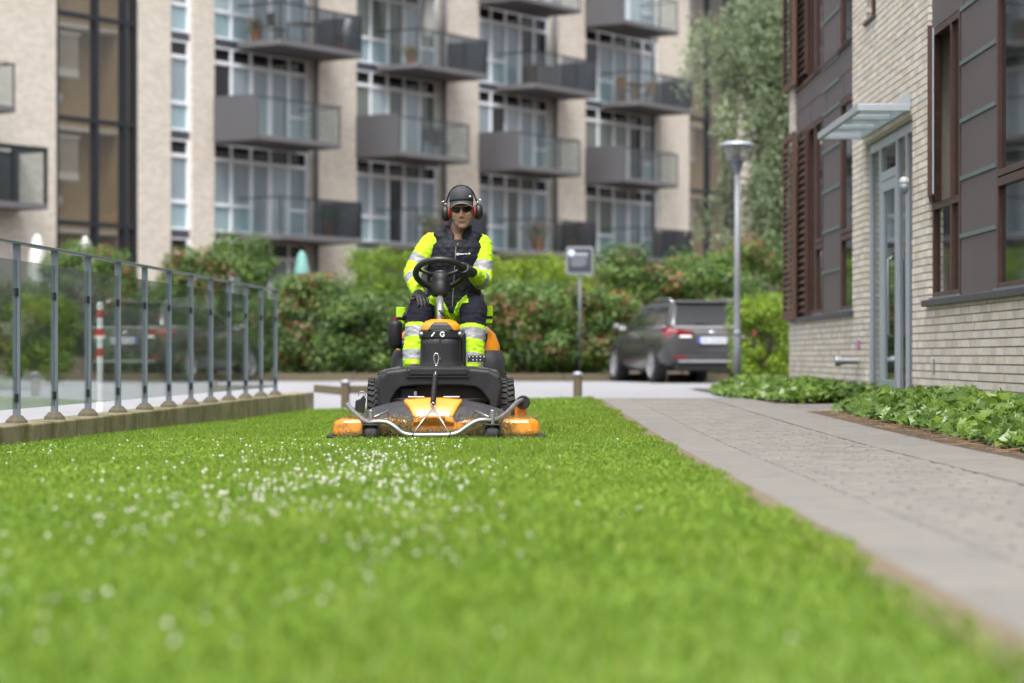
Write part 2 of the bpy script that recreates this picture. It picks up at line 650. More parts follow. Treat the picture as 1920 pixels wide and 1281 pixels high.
def solid_rows(z):
    segs = [(BY0, BY1)]
    for (a, b, c, d) in openings:
        if c - 0.005 < z < d:
            new = []
            for (p, q) in segs:
                if b <= p or a >= q:
                    new.append((p, q))
                else:
                    if a > p:
                        new.append((p, a))
                    if b < q:
                        new.append((b, q))
            segs = new
    return segs


wall = MB()
levels = sorted({-0.1, BZ1} | {z for o_ in openings for z in o_[2:] if -0.1 < z < BZ1})
for z0, z1 in zip(levels[:-1], levels[1:]):
    for (p, q) in solid_rows((z0 + z1) / 2):
        wall.box(0.009, 0.34, p - OY + 0.008, q - OY - 0.008, z0, z1)
wall_o = wall.build('wall', M['mortar'], bb)
CH, BL = 0.0667, 0.240
bricks = []
row = 0
z = 0.0
while z < BZ1:
    for (p, q) in solid_rows(z + 0.027):
        yv = p + (-0.12 if row % 2 else 0.0) + (row * 0.37 % 0.11)
        yv = p - ((p * 1000 + row * 120) % 240) / 1000.0
        while yv < q:
            L = BL if rnd.random() < 0.72 else BL / 2
            a, b = max(yv, p), min(yv + L - 0.011, q)
            if yv + L > q - 0.05:
                b = q
            if b - a > 0.035:
                bricks.append((a, b, z))
            if b == q:
                break
            yv += L
    z += CH
    row += 1


def brick_px(bk):
    Yc = (bk[0] + bk[1]) / 2
    px = 960 + F * FACADE / Yc
    py = HOR - F * (bk[2] - CAMH) / Yc
    if px > 1925 or py < -5:
        return -1
    return F / Yc * CH * ((bk[1] - bk[0]) * FACADE / Yc * F / Yc)


bricks.sort(key=brick_px, reverse=True)
brick_me = {}
rest = MB()
for i, (a, b, z) in enumerate(bricks):
    jx = rnd.uniform(-0.0022, 0.0022)
    h = CH - 0.012
    if i < 295:
        key = round(b - a, 2)
        if key not in brick_me:
            brick_me[key] = MB().box(0, 0.1, -0.5, 0.5, 0, 1).mesh('brick', M['brick'])
        inst('brick', brick_me[key], (jx, (a + b) / 2 - OY, z), wall_o, scale=(1, b - a, h))
    else:
        rest.box(jx, 0.1 + jx, a - OY, b - OY, z, z + h)
tag(rest.build('bricks', M['brick'], wall_o), kind='stuff')
# end wall round the corner and roof block so the building is a volume
MB().box(0.34, 7.0, BY1 - OY - 0.35, BY1 - OY - 0.01, -0.1, BZ1).build('end_wall', M['mortar'], bb)
MB().box(-0.05, 7.0, BY0 - OY - 0.1, BY1 - OY + 0.05, BZ1, BZ1 + 0.18).build('roof', M['slate'], bb)
# dark room behind the glass
MB().box(0.9, 0.95, BY0 - OY, BY1 - OY - 0.4, -0.1, BZ1).build('room_wall', mat('room', (0.10, 0.09, 0.08), 0.9), bb)

FX = 0.052                                    # window plane, back from the brick face


def bay(y_edges, kinds, z0, z1, trans, far_dark=False):
    """infill of one storey of a window bay: frames, panes and a cladding panel with flashings"""
    for (a, b), k in zip(y_edges, kinds):
        a, b = a - OY, b - OY
        if k == 'panel':
            pm = MB().box(FX - 0.012, FX + 0.05, a, b, z0, z1).build('cladding_panel', M['cladding'], bb)
            nn = int(round((z1 - z0) / 0.486))
            for i in range(1, nn + 1):
                zz = z0 + i * (z1 - z0) / nn if i < nn else z1 - 0.03
                MB().box(FX - 0.026, FX - 0.012, a + 0.004, b - 0.004, zz, zz + 0.034).build('flashing', M['flashing'], pm)
                MB().box(FX - 0.0135, FX - 0.0125, a, b, zz - 0.012, zz - 0.002).build('joint', M['black'], pm)
        elif k == 'win':
            fr = MB()
            t = 0.055
            fr.box(FX - 0.02, FX + 0.05, a, a + t, z0, z1)
            fr.box(FX - 0.02, FX + 0.05, b - t, b, z0, z1)
            fr.box(FX - 0.018, FX + 0.05, a + t, b - t, z0, z0 + 0.06)
            fr.box(FX - 0.018, FX + 0.05, a + t, b - t, z1 - 0.06, z1)
            if trans:
                fr.box(FX - 0.022, FX + 0.05, a + t, b - t, trans - 0.07, trans - 0.005)
                fr.box(FX - 0.026, FX + 0.05, a + t, b - t, trans + 0.005, trans + 0.055)
            wo_ = fr.build('window', M['mahogany'], bb, bevel=0.004)
            zs = [z0 + 0.06, trans - 0.07, trans + 0.055, z1 - 0.06] if trans else [z0 + 0.06, z1 - 0.06]
            for za, zb in zip(zs[::2], zs[1::2]):
                MB().box(FX + 0.012, FX + 0.022, a + t, b - t, za, zb).build('pane', M['windowglass'], wo_)
            MB().box(FX - 0.05, FX - 0.02, a + 0.003, b - 0.003, z0 - 0.004, z0 + 0.018).build('sill_trim', M['galv'], wo_)
        elif k == 'open':
            fr = MB()
            t = 0.05
            n_ = max(2, int((b - a) / 0.55))
            for i in range(n_ + 1):
                yy = a + (b - a - t) * i / n_
                fr.box(FX - 0.02, FX + 0.05, yy, yy + t, z0, z1)
            fr.box(FX - 0.018, FX + 0.05, a + t, b - t, z0, z0 + 0.06)
            fr.box(FX - 0.018, FX + 0.05, a + t, b - t, z1 - 0.06, z1)
            wo_ = fr.build('window', M['mahogany'], bb, bevel=0.004)
            MB().box(FX + 0.03, FX + 0.04, a + t, b - t, z0 + 0.06, z1 - 0.06).build('pane', M['windowglass'], wo_)


near_e = [(11.5, 15.0), (15.0, 16.42), (16.42, 18.38), (18.40, 19.86), (19.88, 21.18)]
far_e = [(25.93, 27.12), (27.14, 28.66), (28.68, 29.4), (29.41, 31.25)]
bay(near_e, ['win', 'panel', 'win', 'panel', 'gap'], SILL, HEAD, 1.88)
bay(far_e, ['win', 'panel', 'win', 'open'], SILL, HEAD, 1.88)
bay(near_e, ['win', 'panel', 'win', 'panel', 'win'], SP1 + 0.02, 6.4, None)
bay(far_e, ['win', 'panel', 'win', 'open'], SP1 + 0.02, 6.4, None)
# the near window by the door: lower light fixed, upper casement pushed open
fr = MB()
a, b = 19.88 - OY, 21.18 - OY
t = 0.055
mid = a + 0.42
for yy in (a, mid - t / 2, b - t):
    fr.box(FX - 0.02, FX + 0.05, yy, yy + t, SILL, HEAD)
for zz in (SILL, 1.80, HEAD - 0.06):
    fr.box(FX - 0.018, FX + 0.05, a + t, b - t, zz, zz + 0.06)
cw = fr.build('window', M['mahogany'], bb, bevel=0.004)
MB().box(FX + 0.012, FX + 0.022, mid + t / 2, b - t, SILL + 0.06, 1.80).build('pane', M['windowglass'], cw)
MB().box(FX + 0.012, FX + 0.022, a + t, mid - t / 2, SILL + 0.06, 1.80).build('pane', M['windowglass'], cw)
MB().box(FX + 0.012, FX + 0.022, a + t, mid - t / 2, 1.86, HEAD - 0.06).build('pane', M['windowglass'], cw)
MB().box(FX - 0.05, FX - 0.02, a, b - 0.003, SILL - 0.004, SILL + 0.018).build('sill_trim', M['galv'], cw)
sash = MB()
sw, sz0, sz1 = b - mid - 0.06, 1.87, HEAD - 0.07
sash.box(-0.02, 0.02, -sw, -sw + 0.05, sz0, sz1)
sash.box(-0.02, 0.02, -0.05, 0, sz0, sz1)
sash.box(-0.018, 0.018, -sw + 0.05, -0.05, sz0, sz0 + 0.05)
sash.box(-0.018, 0.018, -sw + 0.05, -0.05, sz1 - 0.05, sz1)
so = sash.build('casement', M['mahogany'], cw, bevel=0.004, loc=(FX - 0.03, b - 0.03, 0), rot=(0, 0, R(-11)))
MB().box(-0.005, 0.005, -sw + 0.05, -0.05, sz0 + 0.05, sz1 - 0.05).build('casement_pane', M['clearglass'], so)
MB().box(0.021, 0.033, -sw + 0.005, -sw + 0.03, sz0 + 0.02, sz1 - 0.02).build('casement_trim', M['alu'], so)
# spandrels between the storeys
for (a, b) in ((11.5, 21.18), (25.93, 31.25)):
    sp = MB().box(FX - 0.02, FX + 0.1, a - OY, b - OY, HEAD + 0.004, SP1).build('spandrel', M['cladding'], bb)
    MB().box(FX - 0.0225, FX - 0.0205, a - OY, b - OY, 3.645, 3.66).build('joint', M['black'], sp)
    for zz in (HEAD + 0.245, SP1 - 0.03):
        for (c, d) in (((18.40, 19.86), (15.0, 16.42)) if a < 20 else ((27.14, 28.66),)):
            MB().box(FX - 0.036, FX - 0.023, c - OY, d - OY, zz, zz + 0.034).build('flashing', M['flashing'], sp)
    yy = a + 0.9
    while yy < b:
        MB().box(FX - 0.0222, FX - 0.0202, yy - OY, yy - OY + 0.008, HEAD + 0.01, 3.644).build('joint', M['black'], sp)
        yy += 1.46
    tr = MB().box(FX - 0.05, FX + 0.02, a - OY + 0.003, b - OY - 0.003, SP1 + 0.001, SP1 + 0.035)
    tr.build('rail', M['mahogany'], sp)
    MB().box(-0.055, FX + 0.03, a - OY - (0.09 if a > 25 else 0.3), b - OY + 0.08, SILL - 0.062, SILL - 0.006).build('window_sill', M['slate'], bb, bevel=0.006)
# narrow slot window above the door
sl = MB()
sl.box(0.06, 0.12, 24.25 - OY, 24.31 - OY, 3.96, 5.6).box(0.06, 0.12, 24.89 - OY, 24.95 - OY, 3.96, 5.6).box(0.062, 0.12, 24.31 - OY, 24.89 - OY, 3.96, 4.02)
slo = sl.build('window', M['mahogany'], bb)
MB().box(0.09, 0.1, 24.31 - OY, 24.89 - OY, 4.02, 5.6).build('pane', M['windowglass'], slo)
MB().box(-0.03, 0.12, 24.23 - OY, 24.97 - OY, 3.93, 3.955).build('sill_trim', M['slate'], slo)
# sliding louvre shutters at the far corner
for (z0, z1) in ((0.985, 3.38), (3.97, 6.4)):
    y0, y1 = 30.72 - OY, 31.83 - OY
    sh = MB()
    sh.box(-0.085, -0.035, y0, y0 + 0.07, z0, z1).box(-0.085, -0.035, y1 - 0.07, y1, z0, z1)
    sh.box(-0.083, -0.037, y0 + 0.07, y1 - 0.07, z0, z0 + 0.08).box(-0.083, -0.037, y0 + 0.07, y1 - 0.07, z1 - 0.08, z1)
    sho = sh.build('shutter', M['slatwood'], bb, bevel=0.004)
    sl_me = MB().box(-0.008, 0.008, y0 + 0.07, y1 - 0.07, -0.036, 0.036).mesh('slat', M['slatwood'])
    zz = z0 + 0.115
    while zz < z1 - 0.1:
        inst('slat', sl_me, (-0.062, 0, zz), sho, rot=(0, R(38), 0))
        zz += 0.078
    inner = MB()
    sh2 = MB().box(-0.02, 0.02, 29.95 - OY, 30.0 - OY, z0 + 0.06, z1 - 0.06).build('shutter', M['mahogany'], bb)
    sl2 = MB().box(-0.006, 0.006, 30.0 - OY, 30.7 - OY, -0.03, 0.03).mesh('slat', M['mahogany'])
    zz = z0 + 0.115
    while zz < z1 - 0.1:
        inst('slat', sl2, (-0.0, 0, zz), sh2, rot=(0, R(38), 0))
        zz += 0.09
# entrance door: aluminium frame with side lights
d0, d1 = 22.06 - OY, 24.98 - OY
DX = 0.045
dz0, dz1 = 0.05, 2.695
fr = MB()
posts = [(d0, d0 + 0.06), (22.64 - OY, 22.70 - OY), (23.20 - OY, 23.28 - OY), (24.24 - OY, 24.32 - OY), (d1 - 0.06, d1)]
for (a, b) in posts:
    fr.box(DX, DX + 0.07, a, b, dz0, dz1)
for i in range(4):
    a, b = posts[i][1], posts[i + 1][0]
    fr.box(DX + 0.003, DX + 0.068, a, b, dz1 - 0.09, dz1)
    fr.box(DX + 0.003, DX + 0.068, a, b, dz0, dz0 + 0.07)
fr.box(DX + 0.002, DX + 0.066, posts[2][1], posts[3][0], 2.27, 2.36)
door = fr.build('door', M['alu'], bb, bevel=0.004)
for i in range(4):
    a, b = posts[i][1], posts[i + 1][0]
    if i == 2:
        MB().box(DX + 0.03, DX + 0.04, a, b, 2.36, dz1 - 0.09).build('pane', M['windowglass'], door)
    else:
        MB().box(DX + 0.03, DX + 0.04, a, b, dz0 + 0.07, dz1 - 0.09).build('pane', M['windowglass'], door)
a, b = posts[2][1] + 0.008, posts[3][0] - 0.008
lf = MB()
lf.box(DX + 0.006, DX + 0.06, a, a + 0.1, dz0 + 0.07, 2.265).box(DX + 0.006, DX + 0.06, b - 0.1, b, dz0 + 0.07, 2.265)
lf.box(DX + 0.008, DX + 0.058, a + 0.1, b - 0.1, dz0 + 0.07, dz0 + 0.24).box(DX + 0.008, DX + 0.058, a + 0.1, b - 0.1, 2.16, 2.265)
lf.build('door_leaf', M['alu'], door, bevel=0.004)
MB().box(DX + 0.03, DX + 0.04, a + 0.1, b - 0.1, dz0 + 0.24, 2.16).build('pane', M['windowglass'], door)
MB().tube([(DX + 0.006, a + 0.14, 0.7), (DX - 0.05, a + 0.14, 0.74), (DX - 0.05, a + 0.14, 1.46), (DX + 0.006, a + 0.14, 1.5)], 0.013, 8).build('handle', M['steel'], door, smooth=True)
# steel and glass canopy over the door
cy0, cy1, cx0, cz = 22.12 - OY, 25.05 - OY, -0.485, 2.80
ca = MB()
ca.box(cx0, -0.004, cy0, cy0 + 0.045, cz - 0.03, cz + 0.035).box(cx0, -0.004, cy1 - 0.045, cy1, cz - 0.03, cz + 0.035)
ca.box(cx0 - 0.002, cx0 + 0.045, cy0 + 0.045, cy1 - 0.045, cz - 0.032, cz + 0.033).box(-0.045, -0.006, cy0 + 0.045, cy1 - 0.045, cz - 0.028, cz + 0.033)
for f_ in (0.33, 0.66):
    yy = cy0 + (cy1 - cy0) * f_
    ca.box(cx0 + 0.045, -0.045, yy - 0.018, yy + 0.018, cz - 0.02, cz + 0.024)
can = ca.build('canopy', M['alu'], bb, bevel=0.004)
for k in range(3):
    ya = cy0 + 0.045 + (cy1 - cy0 - 0.09) * k / 3
    MB().box(cx0 + 0.02, -0.02, ya + 0.02, ya + (cy1 - cy0 - 0.09) / 3 - 0.02, cz + 0.026, cz + 0.0335).build('glass', M['clearglass'], can)
for yy in (cy0 + 0.004, cy1 - 0.016):
    MB().prism([(-0.16, cz + 0.036), (-0.005, cz + 0.036), (-0.005, cz + 0.15)], yy, yy + 0.012, lambda u, v, t_: (u, t_, v)).build('bracket', M['alu'], can)
# wall lamp at the door jamb
wl = MB().lathe([(0.0, -0.095), (0.02, -0.09), (0.042, -0.05), (0.05, -0.002)], 16).build('wall_lamp', M['galv'], bb, smooth=True, loc=(-0.085, 21.97 - OY, 2.09))
MB().lathe([(0.049, 0.0), (0.046, 0.03), (0.03, 0.058), (0.0, 0.068)], 16).build('lamp_shade', mat('opal', (0.42, 0.42, 0.42), 0.4), wl, smooth=True)
# fire-service inlet pipe, red sticker, small metal plate
pmx = Matrix.Translation((0.0, 25.48 - OY, 0.475)) @ Matrix.Rotation(R(-90), 4, 'Y')
pi_ = MB().lathe([(0.034, -0.02), (0.034, 0.15), (0.042, 0.152), (0.042, 0.165), (0.034, 0.167), (0.034, 0.18), (0.055, 0.182), (0.057, 0.225), (0.052, 0.245), (0.0, 0.247)], 18, pmx).build('inlet_pipe', M['steel'], bb, smooth=False)
MB().box(-0.0055, -0.0035, 25.33 - OY, 25.60 - OY, 0.60, 0.69).build('sticker', mat('sticker', (0.45, 0.03, 0.22), 0.5, c2=(0.7, 0.6, 0.65), c2sc=40, c2thr=(0.5, 0.56)), bb)
MB().box(-0.008, -0.0025, 20.88 - OY, 20.92 - OY, 0.37, 0.50).build('metal_plate', M['steel'], bb)

# ------------------------------------------------------------------ apartment block behind
ad = Vector((0.5552, 0.8317, 0))
ab = thing('apartment_building', 'long pale brick apartment block with stacked grey balconies behind the shrubs', 'building', (-8.68, 70.3, 0), math.atan2(ad.y, ad.x))
# local: x along the facade (m), y into the building, z up
SLAB = [3.93, 6.76, 9.59, 12.42, 15.25]          # undersides of the floor slabs
ST = 0.17
def farbrick(name, c, scale=1.0):
    """pale brickwork far away: fine courses in the material"""
    m = mat(name, c, 0.9, var=0.14, sc=1.5, c2=tuple(x * 0.8 for x in c), c2sc=2.5, c2thr=(0.55, 0.8))
    n, l = m.node_tree.nodes, m.node_tree.links
    p = n['Principled BSDF']
    src = p.inputs['Base Color'].links[0].from_socket
    tc = n.new('ShaderNodeTexCoord')
    mp = n.new('ShaderNodeMapping')
    mp.inputs['Rotation'].default_value = (R(90), 0, 0)
    l.new(tc.outputs['Object'], mp.inputs['Vector'])
    bt = n.new('ShaderNodeTexBrick')
    bt.inputs['Color1'].default_value = (1.1, 1.08, 1.05, 1)
    bt.inputs['Color2'].default_value = (0.86, 0.84, 0.80, 1)
    bt.inputs['Mortar'].default_value = (0.72, 0.70, 0.66, 1)
    bt.inputs['Scale'].default_value = 1.0
    bt.inputs['Mortar Size'].default_value = 0.008
    bt.inputs['Brick Width'].default_value = 0.24
    bt.inputs['Row Height'].default_value = 0.0667
    l.new(mp.outputs[0], bt.inputs['Vector'])
    mx = n.new('ShaderNodeMix')
    mx.data_type = 'RGBA'
    mx.blend_type = 'MULTIPLY'
    mx.inputs[0].default_value = 1.0
    l.new(src, mx.inputs[6])
    l.new(bt.outputs['Color'], mx.inputs[7])
    l.new(mx.outputs[2], p.inputs['Base Color'])
    return m


M['aptbrick'] = farbrick('aptbrick', (0.625, 0.58, 0.53))
M['aptframe'] = mat('aptframe', (0.78, 0.81, 0.86), 0.5, var=0.05)
M['aptspandrel'] = mat('aptspandrel', (0.055, 0.065, 0.085), 0.35, var=0.15)
M['aptslab'] = mat('aptslab', (0.13, 0.127, 0.135), 0.8, var=0.12, sc=3)
M['aptpanel'] = mat('aptpanel', (0.088, 0.088, 0.096), 0.75, var=0.12, sc=2, bump=0.1, bs=30)
M['aptdark'] = mat('aptdark', (0.02, 0.024, 0.032), 0.4, metal=0.2)
def curtain(name, c, sc=9):
    m = mat(name, c, 0.06, var=0.25, sc=0.7, spec=0.6)
    n, l = m.node_tree.nodes, m.node_tree.links
    p = n['Principled BSDF']
    src = p.inputs['Base Color'].links[0].from_socket
    wv = n.new('ShaderNodeTexWave')
    wv.inputs['Scale'].default_value = sc
    wv.inputs['Distortion'].default_value = 2.5
    l.new(n.new('ShaderNodeTexCoord').outputs['Object'], wv.inputs['Vector'])
    mx = n.new('ShaderNodeMix')
    mx.data_type = 'RGBA'
    mx.blend_type = 'MULTIPLY'
    mx.inputs[0].default_value = 0.35
    l.new(src, mx.inputs[6])
    l.new(wv.outputs['Color'], mx.inputs[7])
    l.new(mx.outputs[2], p.inputs['Base Color'])
    return m
M['pane_curtain'] = curtain('pane_curtain', (0.31, 0.375, 0.42))
M['pane_pale'] = curtain('pane_pale', (0.45, 0.54, 0.60), 5)
M['pane_green'] = curtain('pane_green', (0.17, 0.20, 0.175), 7)
M['pane_teal'] = mat('pane_teal', (0.30, 0.41, 0.45), 0.12, var=0.1, sc=1)
M['pane_dark'] = mat('pane_dark', (0.012, 0.014, 0.018), 0.08, var=0.3)
ATOP = 15.6
piers = [(-16.0, -6.42), (-3.17, -1.84), (-0.93, 0.05)]
bays = []
for i in range(4):
    u0 = 0.05 + 6.79 * i
    u1 = u0 + (4.46 if i < 3 else 5.3)
    bays.append((u0, u1))
    piers.append((u1, 6.79 * (i + 1) + 0.05 if i < 3 else 28.0))
piers.append((32.0, 48.0))
for (a, b) in piers:
    MB().box(a, b, 0, 0.45, 0.0, ATOP).build('brick_pier', M['aptbrick'], ab)
MB().box(-16, 48, 3.4, 3.7, 0, ATOP).build('back_wall', mat('aptback', (0.25, 0.22, 0.18), 0.9), ab)
MB().box(-16.4, 48.4, -0.3, 12, ATOP, ATOP + 0.3).build('roof', M['aptslab'], ab)
for (a, b) in bays + [(-1.84, -0.93)]:
    for z in SLAB:
        MB().box(a, b, 0.1, 0.5, z - 0.02, z + ST + 0.05).build('floor_edge', M['aptspandrel'], ab)
r2 = random.Random(21)
pane_cache = {}


def pane(parent, u0, u1, z0, z1, m):
    key = m.name
    if key not in pane_cache:
        pane_cache[key] = MB().box(0, 1, 0, 0.02, 0, 1).mesh('pane', m)
    return inst('pane', pane_cache[key], (u0, 0.16, z0), parent, scale=(u1 - u0, 1, z1 - z0))


def apt_window(u0, u1, zf, cols, h, tall=(), lower=True):
    """one storey of glazing between two slabs: white frame, dark top lights, tall door lights, pale lower panels"""
    wdt = (u1 - u0) / cols
    t = 0.075
    fr = MB()
    for i in range(cols + 1):
        x = u0 + i * wdt
        a = max(u0, x - t / 2) if 0 < i < cols else (u0 if i == 0 else u1 - t)
        fr.box(a, a + t, 0.1, 0.2, zf, zf + h)
    zt, zm = zf + h - 0.52, zf + 0.80
    rails = [(zf, zf + 0.06), (zt, zt + 0.11), (zf + h - 0.05, zf + h)]
    for i in range(cols):
        a = u0 + i * wdt + (t if i == 0 else t / 2)
        b = u0 + (i + 1) * wdt - (t if i == cols - 1 else t / 2)
        for (p, q) in rails:
            fr.box(a, b, 0.103, 0.197, p, q)
        if i not in tall:
            fr.box(a, b, 0.103, 0.197, zm - 0.05, zm + 0.05)
        else:
            fr.box(a, a + 0.05, 0.106, 0.19, zf + 0.06, zt)
            fr.box(b - 0.05, b, 0.106, 0.19, zf + 0.06, zt)
    o = fr.build('window', M['aptframe'], ab)
    main = r2.choice(['pane_curtain', 'pane_curtain', 'pane_pale', 'pane_green'])
    for i in range(cols):
        a, b = u0 + i * wdt + 0.03, u0 + (i + 1) * wdt - 0.03
        pane(o, a, b, zt + 0.1, zf + h - 0.04, M['pane_dark'])
        mm = M[main] if r2.random() < 0.66 else M[r2.choice(['pane_dark', 'pane_curtain', 'pane_green', 'pane_pale'])]
        if i in tall:
            pane(o, a, b, zf + 0.05, zt + 0.02, mm)
        else:
            pane(o, a, b, zm + 0.04, zt + 0.02, mm)
            pane(o, a, b, zf + 0.05, zm - 0.04, M['pane_teal'])
    return o


for bi, (a, b) in enumerate(bays):
    for k in range(4):
        apt_window(a, b, SLAB[k] + ST + 0.05, 5, 2.83 - ST - 0.07, tall=(2, 3))
    apt_window(a, b, 1.2, 5, 2.72, tall=(2, 3))
for k in range(4):
    apt_window(-1.84, -0.93, SLAB[k] + ST + 0.05, 1, 2.83 - ST - 0.07)
apt_window(-1.84, -0.93, 1.2, 1, 2.72)
# glazed stair towers: dark frame, brown panelled back, landings with white balustrades, globe lamps
M['stairwood'] = mat('stairwood', (0.42, 0.32, 0.20), 0.6, var=0.2, sc=3)
M['stairwhite'] = mat('stairwhite', (0.62, 0.62, 0.6), 0.5)
for (a, b, mains) in ((-6.42, -3.17, (-4.85, -3.72)), (28.0, 32.0, (29.6, 31.2))):
    fr = MB()
    for x in (a, mains[0], mains[1], b - 0.12):
        fr.box(x, x + 0.14, 0.05, 0.28, 0, ATOP)
    for z in [1.2] + SLAB:
        for (p, q) in ((a + 0.14, mains[0]), (mains[0] + 0.14, mains[1]), (mains[1] + 0.14, b - 0.12)):
            fr.box(p, q, 0.06, 0.24, z + 0.15, z + 0.27)
    st = fr.build('stair_tower', M['aptdark'], ab)
    zz = [1.2] + SLAB
    for z0, z1 in zip(zz[:-1], zz[1:]):
        for (p, q) in ((a + 0.14, mains[0]), (mains[0] + 0.14, mains[1]), (mains[1] + 0.14, b - 0.12)):
            MB().box(p, q, 0.14, 0.15, z0 + 0.27, z1 + 0.15).build('pane', M['towerglass'], st)
    MB().box(a, b, 1.35, 1.45, 0, ATOP).build('inner_wall', M['stairwood'], st)
    MB().box(b - 0.05, b, 0.3, 1.35, 0, ATOP).build('inner_wall', M['stairwood'], st)
    for z in SLAB[:4]:
        MB().box(a, b, 0.75, 1.35, z - 0.02, z + 0.10).build('landing', M['stairwhite'], st)
        zb = z + 1.42
        MB().box(a + 0.55, a + 1.5, 0.62, 1.3, zb, zb + 0.22).build('half_landing', M['stairwhite'], st)
        bl = MB()
        for i in range(9):
            x = a + 0.08 + i * 0.105
            bl.box(x + 0.50, x + 0.53, 0.62, 0.65, zb + 0.22, zb + 1.15)
        bl.box(a + 0.53, a + 1.53, 0.60, 0.67, zb + 1.15, zb + 1.22)
        bl.build('balustrade', M['stairwhite'], st)
        MB().ell((a + 1.15, 1.1, zb - 0.55), (0.17, 0.17, 0.17)).build('globe_lamp', M['stairwhite'], st, smooth=True)
# balconies
def balcony(u0, zk, kind, length=3.95, depth=1.62):
    z = SLAB[zk]
    bo = MB().box(u0, u0 + length, -depth, 0.02, z, z + ST).build('balcony', M['aptslab'], ab, bevel=0.01)
    top = z + ST
    if kind == 'A':                       # solid screen on the side facing the camera, glass front
        MB().box(u0 - 0.02, u0 + 0.06, -depth - 0.02, -0.01, z - 0.004, top + 1.14).build('side_screen', M['aptpanel'], bo)
        gl = [(u0 + 0.08, u0 + length * 0.5 - 0.02), (u0 + length * 0.5 + 0.02, u0 + length - 0.03)]
        for (p, q) in gl:
            MB().box(p, q, -depth + 0.03, -depth + 0.05, top + 0.05, top + 1.04).build('glass_panel', M['balconyglass'], bo)
        MB().box(u0 + length - 0.05, u0 + length - 0.03, -depth + 0.08, -0.02, top + 0.05, top + 1.04).build('glass_panel', M['balconyglass'], bo)
    else:                                 # clear glass at the left, smoked screen along the right of the front
        MB().box(u0 + 0.03, u0 + 0.05, -depth + 0.08, -0.02, top + 0.05, top + 1.04).build('glass_panel', M['balconyglass'], bo)
        MB().box(u0 + 0.08, u0 + length * 0.42, -depth + 0.03, -depth + 0.05, top + 0.05, top + 1.04).build('glass_panel', M['balconyglass'], bo)
        MB().box(u0 + length * 0.43, u0 + length - 0.02, -depth + 0.02, -depth + 0.05, top + 0.02, top + 1.10).build('smoked_screen', M['smokeglass'], bo)
        MB().box(u0 + length - 0.06, u0 + length - 0.02, -depth + 0.06, -0.02, top + 0.02, top + 1.12).build('side_screen', M['aptpanel'], bo)
    rl = MB()
    rl.box(u0, u0 + length, -depth + 0.015, -depth + 0.06, top + 1.05, top + 1.09)
    rl.box(u0 + length - 0.055, u0 + length - 0.015, -depth + 0.065, 0.0, top + 1.05, top + 1.09)
    if kind == 'B':
        rl.box(u0 + 0.015, u0 + 0.055, -depth + 0.065, 0.0, top + 1.05, top + 1.09)
    for i in range(4):
        x = u0 + 0.04 + (length - 0.08) * i / 3
        rl.box(x - 0.018, x + 0.018, -depth + 0.02, -depth + 0.055, top, top + 1.05)
    rl.build('handrail', M['aptdark'], bo)
    return bo


for i in range(4):
    u = 6.79 * i
    balcony(u + 1.08, 0, 'B')
    balcony(u + 0.02, 1, 'A')
    balcony(u + 1.08, 2, 'B')
    balcony(u + 0.02, 3, 'A')
    MB().tube([(u + 4.62, -0.14, 0), (u + 4.62, -0.14, ATOP)], 0.075, 10).build('column', M['aptslab'], ab, smooth=True)
# balcony and box bay at the left end
balcony(-11.2, 1, 'A', 2.0, 1.3)
lb = MB().box(-11.5, -7.85, -1.1, 0.02, 4.35, 4.5).build('balcony', M['aptslab'], ab)
fr = MB()
for x in (-11.5, -10.4, -9.1, -7.93):
    fr.box(x, x + 0.08, -1.1, -1.02, 4.5, 5.85)
fr.box(-11.5, -7.85, -1.11, -1.0, 5.85, 5.97).box(-7.93, -7.85, -1.0, 0, 5.85, 5.97)
fr.build('frame', M['aptdark'], lb)
for (p, q) in ((-11.42, -10.4), (-10.32, -9.1), (-9.02, -7.93)):
    MB().box(p, q, -1.07, -1.05, 4.52, 5.85).build('glass_panel', M['balconyglass'], lb)
MB().box(-7.9, -7.88, -1.0, 0, 4.52, 5.85).build('glass_panel', M['balconyglass'], lb)
pw_ = MB().box(-11.6, -7.8, 0.0, 0.02, 4.5, 5.9)
pw_.v = [(x, y - 0.012, z) for x, y, z in pw_.v]
pw_.build('pane', M['pane_dark'], lb)

# ------------------------------------------------------------------ glass railing on a concrete kerb wall
FD = Vector((0.0516, 1, 0)).normalized()
frz = -math.atan(0.0516)                      # turn so that local y runs along the railing
KY0, KY1 = 6.0, 28.7
kw = thing('kerb_wall', 'low stained concrete wall carrying the glass railing along the lawn', 'wall', (fence_x(15), 15, 0), frz)
y = KY0
while y < KY1 - 0.05:
    y1 = min(y + 2.33, KY1)
    MB().box(-0.16, 0.11, y - 15 + 0.004, y1 - 15 - 0.004, -0.35, 0.10 + rnd.uniform(-.004, .004)).build('wall_block', M['concrete'], kw, bevel=0.012)
    y = y1
rail = thing('glass_railing', 'grey steel railing with glass panes along the left of the lawn', 'railing', (fence_x(15), 15, 0.1), frz)
post_me = MB().box(-0.006, 0.006, -0.006, 0.006, 0, 1)
pm_ = MB()
pm_.box(-0.0235, 0.0235, -0.009, 0.009, 0.03, 1.135)
post_mesh = pm_.mesh('post', M['galv'])
cone = MB().lathe([(0.075, -0.008), (0.07, 0.012), (0.04, 0.042), (0.03, 0.046)], 10).mesh('base_cone', mat('mortarcone', (0.115, 0.10, 0.07), 0.95, var=0.3, sc=20, bump=0.5))
clamp = MB().box(-0.033, -0.003, -0.016, 0.016, -0.026, 0.026).mesh('clamp', M['black'])
clamp_b = MB().box(-0.03, -0.0236, -0.012, 0.012, -0.02, 0.02).mesh('clamp_bolt', M['steel'])
